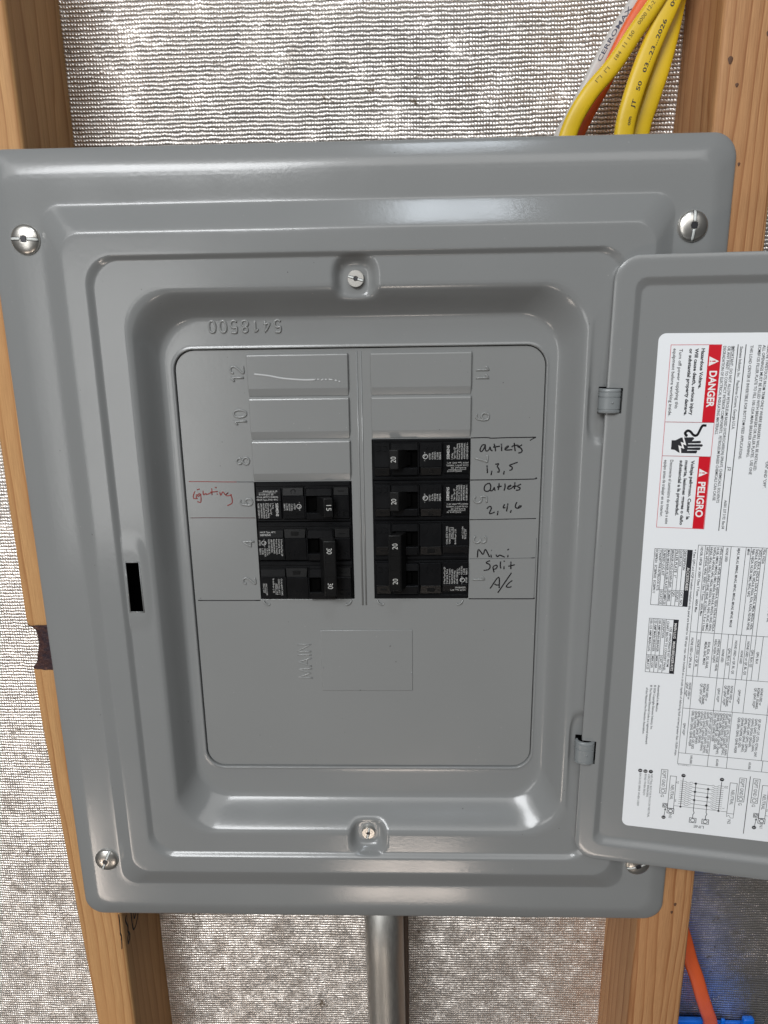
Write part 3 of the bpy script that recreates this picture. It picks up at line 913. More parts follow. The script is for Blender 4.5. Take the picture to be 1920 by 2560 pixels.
# label on the door's inner panel (door plane coordinates, mm)
LY = 2.8 - 0.25
SK = 0.0104
def sku(u, v): return u + SK * (140 - v)
lab = flat_sheet([[(sku(a, b), b) for a, b in rrect(25.4, 205, -160.3, 146.2, 4.0)]], LY, 0.22).build('warning_label', LABEL, panel, DM)
tag(lab, 'white printed label with red danger banners on the open door')
def LP(dy):
    return lambda u, v, y: (sku(u, v), LY - dy - y, v)
un = lambda u, v: u - SK * (140 - v)
pr_red = Print('danger_banner', RED, lab, LP(0.06), None)
pr_red2 = Print('danger_banner', RED, lab, LP(0.06), None)
pr_rule = Print('red_rule', PINK, lab, LP(0.07), None)
pr_k = Print('printed_text', LBLACK, lab, LP(0.09), None)
pr_w, pr_w2, pr_w3, pr_w4 = [Print('white_lettering', LWHITE, lab, LP(0.17), None) for _ in range(4)]
pr_r3, pr_r4 = [Print('red_exclamation', RED, lab, LP(0.24), None) for _ in range(2)]
a0 = un(51.3, 140); 
pr_red.rect(51.2, 57.4, 98.7, 140.1)
pr_red2.rect(un(51.95, 79.8), un(58.1, 60), 38.5, 79.8)
for v0, v1 in ((98.7, 140.1), (79.8, 98.7), (38.5, 79.8)):
    pr_rule.frame(32.0, 57.5, v0, v1, 0.28)
D = -90
def dn(p, s, u, v0, v1=None, h=1.5, bold=0.0, y=0.0, shift=None):
    p.text(s, un(u, v0), v0, h, D, (v0 - v1) if v1 is not None else None, bold, 'L', y)
pr_w.text('DANGER', 52.75, 126.4, 3.5, D, 19.5, 0.03, res=4)
pr_w2.text('PELIGRO', un(53.1, 65.6), 65.6, 3.6, D, 20.3, 0.03, res=4)
pr_w.poly([(51.9, 134), (56.9, 131.5), (51.9, 128.9)])
pr_w2.poly([(un(52.8, 73), 73.1), (un(57.3, 70.7), 70.7), (un(52.8, 68), 68.3)])
pr_r3.text('!', 52.3, 131.85, 2.9, D, 0.7, 0.02)
pr_r4.text('!', un(53.2, 71), 71.05, 2.7, D, 0.7, 0.02)
B_ = 0.034
for s, u, v0, v1 in (('Hazardous Voltage.', 47.7, 138.2, 117), ('Will cause death, serious injury', 44.5, 138.2, 102.6), ('or substantial property damage.', 41.6, 138.1, 102.4),
                     ('Voltaje peligroso. Causará la', 48.2, 77.6, 43.6), ('muerte, lesiones graves o daño', 45.0, 77.5, 40.3), ('substancial a la propiedad.', 42.2, 77.5, 45.7)):
    dn(pr_k, s, u, v0, v1, 1.65, B_)
for s, u, v0, v1 in (('Turn off power supplying this', 36.5, 138.0, 106.1), ('equipment before working inside.', 33.4, 138.2, 101.9),
                     ('Desconecte el suministro de energía a este', 37.1, 77.6, 40.6), ('equipo antes de trabajar en su interior.', 34.0, 77.5, 44.7)):
    dn(pr_k, s, u, v0, v1, 1.65, 0.010)
for s, u, v0, v1 in (('DEGRADATION OF ELECTRICAL INSULATING MATERIALS.', 58.4, 139.4, 92.2),
                     ('OR ANY PAINT TO CONTACT INTERIOR COMPONENTS.  PETROLEUM BASED CHEMICALS CAN CAUSE', 60.55, 139.3, 55.2),
                     ('IMPORTANT:  DO NOT ALLOW PETROLEUM BASED (HYDROCARBON) SPRAYS, CHEMICALS, SOLVENTS', 62.6, 139.3, 54.0),
                     ('Siemens Industry, Inc.   Peachtree Corners, Georgia U.S.A.', 66.7, 139.1, 95.1), ('J2', 67.6, 74.6, 72.2), ('A6001 337 3192  Rev.04', 67.6, 55.6, 39.0),
                     ('THIS LOAD CENTER IS INVERTIBLE FOR BOTTOM FEED APPLICATIONS.', 71.7, 139.7, 78.9),
                     ('ECMBF125 FILLER PLATE TO FILL 100-125A MAIN BREAKER OPENING.', 75.6, 139.8, 80.0),
                     ('ALL OPENINGS MUST BE FILLED WITH BREAKERS OR FILLER PLATES.  USE ONE', 77.8, 139.8, 70.5),
                     ('REMOVE TWISTOUTS FROM TRIM ONLY WHERE BREAKERS WILL BE INSTALLED.', 79.9, 139.8, 72.5),
                     ('"ON" AND "OFF".', 86.3, 78.5, 63.0)):
    dn(pr_k, s, u, v0, v1, 1.4, 0.012)
pr_k.line([(62.35, 139.2), (62.3, 127.6)], 0.2)
pr_k.line([(65.6, 140), (65.4, 38)], 0.42); pr_k.line([(69.5, 140), (69.3, 38)], 0.42)
# shock hazard hand
hand = [(36.85, 88.62), (38.91, 88.66), (41.59, 90.2), (47.91, 90.52), (48.54, 89.73), (47.38, 88.32), (51.82, 88.61), (52.26, 87.82), (51.77, 87.21), (45.62, 87.08), (45.67, 86.56), (52.93, 86.72), (53.37, 86.05), (52.88, 85.36), (45.61, 85.2), (45.66, 84.68), (51.99, 84.94), (52.32, 84.23), (51.76, 83.41), (45.4, 83.47), (45.45, 82.94), (50.48, 83.18), (50.74, 82.38), (50.26, 81.57), (42.38, 81.58), (40.84, 81.95), (38.83, 83.32), (36.93, 83.47)]
pr_k.poly([(un(a, b), b) for a, b in hand])
wire = [(un(p.x, p.y), p.y) for p in catmull([(53.57, 97.06, 0), (51.95, 96.64, 0), (49.99, 92.06, 0), (48.18, 91.63, 0), (46.13, 93.58, 0), (44.61, 93.95, 0), (43.6, 92.74, 0), (44.29, 91.36, 0)], 5)]
pr_k.line(wire, 1.25)
pr_k.line([(un(43.2, 91.8), 91.8), (un(44.6, 90.6), 90.6)], .25); pr_k.line([(un(44.9, 91.9), 91.9), (un(43.4, 90.8), 90.8)], .25)
pr_bolt = Print('white_bolt', LWHITE, lab, LP(0.17), None)
bolt = [(42.34, 90.3), (43.1, 90.4), (44.75, 85.9), (42.9, 86.5), (43.9, 83.95), (42.0, 84.6), (42.5, 81.5), (41.7, 81.6), (40.55, 85.9), (42.6, 85.15), (41.6, 87.8), (43.35, 87.3)]
pr_bolt.poly([(un(a, b), b) for a, b in bolt])
# accessories table
LW = 0.25
def vtab(us, v0, v1, p=pr_k):
    for u in us: p.line([(un(u, v0), v0), (un(u, v0), v1)], LW)
U_ = lambda u: un(u, 26)
pr_k.frame(U_(33.3), U_(53.7), -8.8, 25.7, 0.26)
pr_k.rect(U_(51.0), U_(53.7), -8.8, 25.7)
for u in (37.6, 39.9, 42.2, 44.5, 46.7, 48.9): pr_k.line([(U_(u), 25.7), (U_(u), -8.8)], LW)
pr_k.line([(U_(37.6), .8), (U_(51), .8)], LW)
pr_w3.text('ACCESSORIES', U_(51.6), 15.2, 1.5, D, 14, 0.01)
for i, (a, b) in enumerate((('DESCRIPTION', 'CAT. NO.'), ('DOOR LOCK', 'ECQFL2'), ('FILLER PLATE  1"', 'QF3'), ('BREAKER HOLD-DOWN (BW)', 'ECMBR2'), ('MAIN BREAKER FILLER PLATE', 'ECMBF125'), ('SUBFEED LUG KIT', 'ECLK2125'))):
    u = (49.3, 47.1, 44.9, 42.6, 40.3, 38.1)[i]
    pr_k.text(a, U_(u), 25.1, 1.3, D, min(23.6, 1.0 * len(a) + .6), 0.016)
    pr_k.text(b, U_(u), 0.2, 1.3, D, min(8.5, 1.05 * len(b)), 0.016)
pr_k.text('STANDBY PWR INTERLOCK KITS:', U_(35.9), 25.1, 1.3, D, 25.0, .016)
pr_k.text('ECSBPK01  ECSBPK02  ECSBPK11', U_(33.9), 25.1, 1.3, D, 26.5, .016)
# main lug table
U2 = lambda u: un(u, -17)
pr_k.frame(U2(33.8), U2(50.1), -52.0, -17.4, .26)
pr_k.rect(U2(47.4), U2(50.1), -52.0, -17.4)
for u in (36.3, 38.6, 41.0, 43.3): pr_k.line([(U2(u), -17.4), (U2(u), -52)], LW)
pr_k.line([(U2(33.8), -40.8), (U2(43.3), -40.8)], LW)
pr_w4.text('MAIN LUG   MAIN BREAKER KITS', U2(48.0), -19.6, 1.4, D, 30.5, .01)
pr_k.text('USE APPROPRIATE KIT FROM', U2(45.6), -22.2, 1.25, D, 25.5, .014)
pr_k.text('CHART BELOW TO CONVERT PANEL', U2(43.8), -18.6, 1.25, D, 32, .014)
for i, (a, b) in enumerate((('DESCRIPTION', 'CAT. NO.'), ('100 AMP MAIN BREAKER', 'MBK100A'), ('125 AMP MAIN BREAKER', 'MBK125A'), ('100-125 AMP MAIN LUG', 'ECMLK125'))):
    u = (41.5, 39.1, 36.8, 34.4)[i]
    pr_k.text(a, U2(u), -18.1, 1.3, D, min(21, 1.02 * len(a)), .016); pr_k.text(b, U2(u), -41.4, 1.3, D, min(9.6, 1.12 * len(b)), .016)
dn(pr_k, '* Type QPH and HQP breakers installed in this panel are limited to 100 amps max. when installed on a circuit capable of delivering fault current greater than 10,000 amps.', 54.45, 26.2, -106.9, 1.2, 0.012)
# rating table: rows by v, columns by u
def col(us, v0, v1):
    for u in us:
        uu = un(u, v0)
        pr_k.line([(uu, v0), (uu, v1)], LW)
rowv = [28.9, -24.3, -52.5, -74.0, -104.5, -112.1]
for v in rowv: pr_k.line([(un(56.6, 29), v), (un(150, 29), v)], LW if v not in (28.9, -112.1) else .24)
col([56.6], 28.9, -112.1)
col([60.4, 62.7, 69.9, 74.0, 81.9, 84.6, 90.3, 92.6, 99, 103, 110], 28.9, -24.3)
col([61.0, 63.3, 70.4, 74.5, 78.3, 80.8, 84.9, 88.0, 90.8, 93.2, 97, 104], -24.3, -52.5)
col([61.4, 74.8, 78.6, 85.1, 91.2, 104.5], -52.5, -74.0)
col([61.7, 75.1, 85.6, 104.8], -74.0, -104.5)
col([75.2, 86.1, 106], -104.5, -112.1)
def cell(v0, u, lines, h=1.25, lead=1.75, v1=None):
    for i, s in enumerate(lines):
        uu = un(u - i * lead, v0)
        pr_k.text(s, uu, v0, h, D, min(len(s) * 0.92, (v0 - v1) if v1 is not None else 99), 0.016)
v0 = 28.0
cell(v0, 58.0, ['HDGB, HFGB  or 300V Class T Fuses - 600A Max'], v1=-12)
cell(v0, 61.0, ['HFD6, HFXD6, HFAS, 300V Class T Fuses - 200A Max'], v1=-14)
cell(v0, 68.4, ['HFD6, HFXD6, HFGB, HJD6-A, HJXD6-A, HJGA, HLD6-A, HLXD6-A', 'HLGB, HMD6, HMXD6, HMG, HND6, SHND6-B, HNXD6, HNG, HPD6,', 'SHPD6-B, HPXD6, HPG, HRD6, HRXD6, HFAS, HJAS, HLAS, HMAS,', 'HNAS, HPAS, HRAS, HNAE, HPAE, HRAE, or Class J, T, R or L fuses'], v1=-23.2)
cell(v0, 71.5, ['NONE USED'])
cell(v0, 77.6, ['MJAS, MLAS, MMAS, MNAS, MPAS, MRAS, MNAE, MPAE, MRAE'], v1=-22)
cell(v0, 82.7, ['MFAS'])
cell(v0, 88.8, ['JXD2-A, JD6-A, JXD6-A, LD6-A, LXD6-A, MD6, MXD6, ND6,', 'SND6-B, NXD6, PD6, SPD6-B, PXD6, RD6, RXD6, NDGB, NFGB,', 'NJJA, NJGA, NLGB, NMG, NNG, NPG'], v1=-21)
cell(v0, 90.9, ['FD6, FXD6'])
cell(v0, 97.2, ['FD6, FXD6, HD6, RXD6, NDGB, NMG, NNG, NPG, PD6,', 'HFD6, RD6, RXD6'], v1=-20)
cell(-28, 58.2, ['NONE USED or QPH, BLH'], v1=-50); cell(-29, 61.7, ['NONE USED or QP, BL'], v1=-48)
cell(-30, 67.6, ['ED4, ED6, QS, SEAB,', 'MEAB, SEAS, MEAS'], v1=-47); cell(-28, 72.9, ['HED4, HED6, NGB, HEAB,', 'HEAS, HQSH, HQPH'], v1=-50.5)
cell(-34, 75.8, ['NONE USED']); cell(-33, 79.1, ['QPH, BLH, QS']); cell(-28, 82.2, ['NONE USED or QP, BL, QS'], v1=-50.5); cell(-34, 86.0, ['NONE USED'])
cell(-28, 88.8, ['NONE USED or QP, BL, QS'], v1=-50.5); cell(-33, 91.6, ['QPH, BLH, QS']); cell(-34, 94.6, ['QPH, BLH'])
cell(-57, 59.7, ['NONE USED or', 'QPH*, HQP*'], v1=-70); cell(-57, 69.6, ['NONE USED or', 'EQ8681, EQ8682,', 'QP, QPH*, HQP*'], v1=-71); cell(-59, 76.0, ['QPH*, HQP*'])
cell(-57, 83.0, ['NONE USED or', 'EQ8681, EQ8682,', 'QP, QPH*, HQP*'], v1=-71); cell(-59, 87.4, ['QPH*, HQP*']); cell(-57, 99.5, ['NONE USED or', 'EQ8681, EQ8682,', 'QP, QPH*, HQP*'], v1=-71)
cell(-84, 59.0, ['QPH* HQP*'])
cell(-75.2, 73.3, ['QP, QPH*, HQP*, QT, QTA, QTAN, QAF', 'QAFN, QAF2, QAF2N, QAFH, QAFH2,', 'HQAF2, QFGA2, QFGA2N, QFGAH2,', 'QFGA2, QPF, QPF2, QPF2N', 'QPFB, QPFBN, QPHF, QPHF2', 'QPHFB, HQPFB, HQPF2, QE, QE2', 'QEB, QEH, QEH2, QEHB, HQEB'], lead=1.7, v1=-103.2)
cell(-75.2, 83.8, ['QP, QPH*, QT, QTA, QTAN, QAF, QAFN', 'QAF2, QAF2N, QAFH, QAFH2, QFGA2,', 'QFGA2N, QFGAH2, QPF, QPF2,', 'QPF2N, QPFB, QPFBN, QPHF, QPHF2,', 'QPHFB, HQPFB, QE, QE2, QEB,', 'QEH, QEH2, QEHB, HQEB'], lead=1.6, v1=-103.2)
cell(-77, 100.6, ['QP, QPH*, QT, QTA, QTAN, QAF,', 'QAFN, QAF2, QAF2N, QAFH,', 'QAFH2, QFGA2, QFGA2N,', 'QFGAH2, QPF, QPF2, QPF2N,', 'QPFB, QPFBN, QPHF, QPHF2,', 'QPHFB, HQPFB, QE, QE2,', 'QEB, QEH, QEH2, QEHB, HQEB'], lead=1.9, v1=-102.5)
cell(-105.6, 65.0, ['100,000'], v1=-111.3); cell(-106.4, 80.0, ['65,000'], v1=-111.2); cell(-106.4, 98.4, ['65,000'], v1=-111.2)
pr_k.text('KC1250-Rev.1', un(58.4, -113), -113.2, 0.7, 0, 7.2)
# imprint and notes
for s, u, v0, v1 in (('Assembled in Mexico', 42.2, -60.1, -78), ('© 2024 Copyright Siemens Industry, Inc.', 40.0, -60.3, -90.5), ('® The National Electrical Code is a registered trademark', 37.8, -60.5, -101), ('of the National Fire Protection Association.', 35.6, -62.4, -94)):
    dn(pr_k, s, u, v0, v1, 1.2, 0.014)
for u, v, nmb, lines in ((43.0, -119.6, '1', ('NEUTRAL BUS FOR PLUG-ON NEUTRAL', 'CIRCUIT BREAKERS')), (39.8, -119.7, '2', ("BOND WHEN REQ'D",)), (36.7, -119.6, '3', ('BACK-FED BRKR WHEN USED',))):
    uu = un(u, v)
    pr_k.disc(uu, v, 1.25)
    Print('white_lettering', LWHITE, lab, LP(0.17)).text(nmb, uu - .6, v + .45, 1.3, D)
    for i, s in enumerate(lines):
        pr_k.text(s, uu - .3 - (i * 1.65 if nmb == '1' else 0) + (0.5 if nmb == '1' else 0), v - 2.0, 1.15, D, min(len(s) * 1.02, 31))
# wiring diagrams
UU = lambda u: un(u, -130)
def wiring(du):
    q = lambda u: UU(u + du)
    k = pr_k
    def eq(u0, u1, v0, v1):
        k.frame(q(u0), q(u1), v1, v0, .28); k.line([(q(u0), v1 + 3.6), (q(u1), v1 + 3.6)], .25)
        k.text('EQPT GND', q(u0 + .9), v0 - .9, 1.9, D, 11.2); k.disc(q((u0 + u1) / 2), v1 + 1.8, 1.3, 0, 20, 1.0)
        k.text('G', q(u0 + .9), v1 - .9, 1.9, D)
    eq(49.3, 53.1, -117.2, -134.1)
    k.frame(q(54.8), q(58.4), -144.2, -121.2, .28); k.text('NEUTRAL', q(55.7), -127.5, 1.9, D, 10.5)
    k.frame(q(54.8), q(58.7), -147.8, -144.4, .35); k.disc(q(56.8), -146.1, 1.4, 0, 20, 1.0)
    k.text('N1', q(56), -148.5, 1.8, D)
    k.frame(q(51.9), q(54.6), -144.0, -141.1, .3); k.disc(q(53.2), -142.5, 1.1, 0, 18, .75); k.line([(q(52.5), -143.4), (q(54), -141.6)], .25)
    k.line([(q(53.2), -149.8), (q(53.6), -145.5)], .3); k.poly([(q(52.9), -146), (q(54.2), -145.9), (q(53.6), -144.3)])
    k.disc(q(53.0), -151.2, 1.25); Print('white_lettering', LWHITE, lab, LP(0.17)).text('2', q(52.4), -150.8, 1.3, D)
    for ub in (62.4, 84.7):
        k.disc(q(ub), -120.1, 1.25); Print('white_lettering', LWHITE, lab, LP(0.17)).text('1', q(ub - .6), -119.7, 1.3, D)
        k.line([(q(ub), -122), (q(ub), -142.3)], .36); k.disc(q(ub), -142.3, .65)
    k.text('24', q(60.2), -124.6, 1.5, 180); k.text('2', q(59.6), -137.6, 1.5, 180); k.text('23', q(88.6), -124.4, 1.5, 180); k.text('1', q(86.6), -140, 1.4, D)
    for i in range(12):
        v = -124.0 - i * 1.46
        k.line([(q(61.0), v), (q(64.2), v)], .2)
        k.line([(q(p), z) for p, z in ((64.2, v), (64.8, v - .8), (66.2, v - .9), (67.0, v - .1))], .22)
        k.line([(q(67.0), v - .1), (q(68.0), v - .1)], .2)
        v2 = v - .6
        k.line([(q(83.2), v2), (q(86.2), v2)], .2)
        k.line([(q(p), z) for p, z in ((83.2, v2), (82.6, v2 - .8), (81.2, v2 - .9), (80.4, v2 - .1))], .22)
        k.line([(q(80.4), v2 - .1), (q(79.6), v2 - .1)], .2)
    for i in range(6):
        v = -124.6 - i * 2.93
        k.line([(q(68.0), v), (q(79.6), v - .5)], .22)
        k.disc(q(70.0 if i % 2 == 0 else 77.4), v - .2, .75)
    k.line([(q(70.0), -124.6), (q(70.2), -144.3), (q(70.8), -145.6), (q(70.1), -147), (q(70.2), -149.4)], .36)
    k.line([(q(77.4), -127.5), (q(77.7), -144.5), (q(78.3), -145.6), (q(77.6), -147), (q(77.7), -149.5)], .36)
    for u0, u1 in ((68.4, 72.3), (75.8, 79.7)):
        k.frame(q(u0), q(u1), -152.7, -149.4, .34); k.disc(q((u0 + u1) / 2), -151.05, 1.4, 0, 20, 1.05)
    k.text('LINE', q(77.2), -154.3, 1.9, 180, 6.0)
    k.line([(q(58.4), -142), (q(89.7), -142.3)], .22)
    k.frame(q(89.6), q(93.6), -143.3, -121.7, .28); k.text('NEUTRAL', q(90.7), -126.6, 1.9, D, 10.5)
    k.line([(q(89.6), -143.3), (q(89.7), -145.6)], .22); k.line([(q(93.5), -143.3), (q(93.6), -146.2)], .22); k.line([(q(89.7), -145.6), (q(91), -144.6), (q(92, ), -146.4), (q(93.6), -146.2)], .22)
    k.text('N2', q(90.6), -147.6, 1.8, D)
    eq(94.7, 98.5, -117.6, -134.1)
    k.line([(q(100.5), -116.1), (q(100.5), -156.2)], .4)
wiring(0.0)
wiring(53.1)

# ================================================================== circuit breakers
def facet(mb, x0, x1, z0, z1, y0, y1, yb=1.0, bev=0.34, dx=0.0):
    """block whose front slopes from y0 at z0 (bottom) to y1 at z1 (top); dx narrows the top"""
    mb.hexa([(x0, y0, z0), (x1, y0, z0), (x1 - dx, y1, z1), (x0 + dx, y1, z1)], [(x0, yb, z0), (x1, yb, z0), (x1 - dx, yb, z1), (x0 + dx, yb, z1)], bev)

def pole(body, tile, frame, dark, cz, top, ridge, bot, two=False):
    # chassis
    body.box(-29.0, 29.3, -0.6, 24, cz - 12.5, cz + 12.5, 0.3)
    body.box(-28.6, 28.9, -1.3, 0.2, cz + 9.9, cz + 11.6, 0.25)
    body.box(-28.6, 28.9, -1.0, 0.2, cz - 12.2, cz + bot - 0.5, 0.2)
    # middle housing between label and window
    facet(body, -12.4, 1.2, cz + bot, cz + ridge, -2.6, -3.6)
    facet(tile, -12.2, 0.5, cz + ridge + .15, cz + top + .7, -3.4, -2.3, 1.0, 0.25, -0.5 if two else 0.1)
    # right housing
    facet(body, 18.6, 28.3, cz + bot, cz + ridge, -2.4, -3.3)
    facet(tile, 18.8, 28.1, cz + ridge + .15, cz + top + .8, -3.1, -2.2, 1.0, 0.25)
    # frame round the toggle opening
    cb = cz + (-6.3 if not two else -7.0)
    frame.hexa([(2.0, -4.3, cz + ridge + .1), (18.0, -4.3, cz + ridge + .1), (17.6, -3.9, cz + top + .2), (2.4, -3.9, cz + top + .2)],
               [(2.0, 1, cz + ridge + .1), (18.0, 1, cz + ridge + .1), (17.6, 1, cz + top + .2), (2.4, 1, cz + top + .2)], 0.25)
    frame.hexa([(2.2, -3.9, cz + bot), (18.0, -3.9, cz + bot), (18.0, -4.3, cb), (2.0, -4.3, cb)], [(2.2, 1, cz + bot), (18.0, 1, cz + bot), (18.0, 1, cb), (2.0, 1, cb)], 0.25)
    frame.box(1.35, 2.15, -4.0, 1, cz + bot + .6, cz + top - .2, .2)
    frame.box(17.75, 18.45, -3.6, 1, cz + bot + .6, cz + top - .2, .2)
    dark.box(2.1, 17.9, -0.9, -0.62, cb, cz + ridge + .2)
    dark.box(6.2, 8.6, -3.0, -0.9, cb + 1.5, cz + ridge - 1.2, .3)
    # raised O and bar
    if two: tile.box(-8.2, -3.6, -3.15, -2.4, cz + ridge + 1.5, cz + ridge + 4.2, .12)
    tile.box(21.5, 25.2, -3.0, -2.2, cz + ridge + 2.6, cz + ridge + 3.1, .1)
    # engraved letter bars on the lower faces
    for x in (-10.2, -7.0, -3.8):
        body.box(x, x + .25, -3.15, -2.8, cz - 8.6, cz - 5.8); body.box(x, x + 1.6, -3.2, -2.8, cz - 5.9, cz - 5.65); body.box(x, x + 1.4, -3.05, -2.7, cz - 7.3, cz - 7.1)
    for x in (20.6, 24.4):
        body.box(x, x + 2.4, -3.0, -2.6, cz - 8.9, cz - 8.65); body.box(x, x + 2.4, -3.1, -2.7, cz - 6.0, cz - 5.75); body.box(x, x + .25, -3.05, -2.6, cz - 8.8, cz - 5.9)

def plane_b(dy):
    return lambda u, v, y: (u, -dy - y, v)
def slope_plane(y0, z0, y1, z1, d=0.09):
    return lambda u, v, y: (u, y0 + (y1 - y0) * (v - z0) / (z1 - z0) - d - y, v)

def ul_mark(p, u, v, r=1.5):
    p.disc(u, v, r, 0, 20, r * .80)
    p.text('UL', u + .65, v + .75, 1.15, -120, None, .01)
    p.text('c', u + .1, v + r + 1.1, .8, -90); p.text('us', u + .1, v - r - .25, .8, -90)

def single_pole(num, name, loc, rot, label):
    root = empty(name, loc, (0, rot, 0))
    tag(root, label, 'circuit breaker', 'black circuit breakers in the panel')
    body, tile, frame, dark, plate_ = MB(), MB(), MB(), MB(), MB()
    pole(body, tile, frame, dark, 0, 8.6, 4.2, -10.4)
    tile.lathe([(1.5, 0), (1.5, -.35), (1.2, -.35), (1.2, 0)], (-5.7, -2.75, 7.0), 18)
    facet(plate_, -28.7, -13.4, 0.45, 8.5, -2.3, -1.5, 1.0, 0.3)
    facet(plate_, -28.7, -13.4, -10.6, 0.35, -2.0, -2.3, 1.0, 0.3)
    body.build('body', BLACK, root); tile.build('marker_tile', BLACK_T, root); frame.build('window_frame', BLACK, root); dark.build('cavity', BLACK_IN, root)
    np_ = plate_.build('nameplate', BLACK, root)
    tg = MB()
    tg.hexa([(13.6, -10.4, -7.6), (19.2, -9.8, -7.6), (19.0, -9.8, 4.1), (13.6, -10.4, 4.1)], [(7.6, -1, -6.6), (16.2, -1, -6.6), (16.2, -1, 4.0), (7.6, -1, 4.0)], 0.45, 2)
    tgo = tg.build('toggle', BLACK_T, root)
    pn = Print('rating_number', NUM_W, tgo, lambda u, v, y: (u, -10.4 + 0.6 * (u - 13.6) / 5.6 - .08, v))
    pn.text(num, 15.1, -0.0, 3.0, -90, 3.5, -0.006, res=4)
    pt = Print('printed_text', PRINT_W, np_, slope_plane(-2.3, .45, -1.5, 8.5, .12))
    pt.text('AWG', -24.4, 6.5, .95, 0, 3.4); pt.text('#14-10', -20.0, 6.5, .95, 0, 4.4); pt.line([(-26.8, 6.0), (-16.4, 6.0)], .16); pt.line([(-20.5, 7.3), (-20.5, 4.6)], .16)
    pt.text('lb-in/lb-po', -26.8, 4.55, .95, 0, 6.0); pt.text('25', -19.6, 4.55, .95, 0, 1.6)
    pt.text('CU-AL 60/75°C WIRE/FIL', -28.2, 2.95, .95, 0, 13.2); pt.text('HACR Type, SWD, 40°C', -28.2, 1.35, .95, 0, 12.8)
    p2 = Print('printed_text', PRINT_W, np_, slope_plane(-2.0, -10.6, -2.3, .35, .12))
    p2.text('SIEMENS', -16.9, -0.4, 1.6, -90, 8.3, .01)
    for u, s, L in ((-19.0, '1 Pole', 3.6), (-20.4, 'Type / Tipo QP', 7.2), (-21.9, 'Interrupting  Rating', 9.3), (-23.2, 'Pouvoir  de  Coupure', 9.6), (-24.8, 'MAX.RMS.SYM.AMPS', 9.6), (-26.3, 'AMP.SYM.EFF.MAX.', 9.6), (-27.9, '10,000 120/240 V~', 9.8)):
        p2.text(s, u, -0.4, 1.0, -90, L)
    p3 = Print('printed_text', PRINT_W, root, slope_plane(-2.6, -10.4, -3.6, 4.2, .12))
    ul_mark(p3, -2.4, -2.3)
    for u, s, L in ((-5.5, 'LISTED', 3.6), (-7.2, 'C.B.Ckt.', 4.4), (-8.7, 'ISSUE NO.', 4.6), (-10.2, 'L-5538', 4.1), (-11.7, 'E82615', 4.2)):
        p3.text(s, u, -0.6, .95, -90, L)
    return root

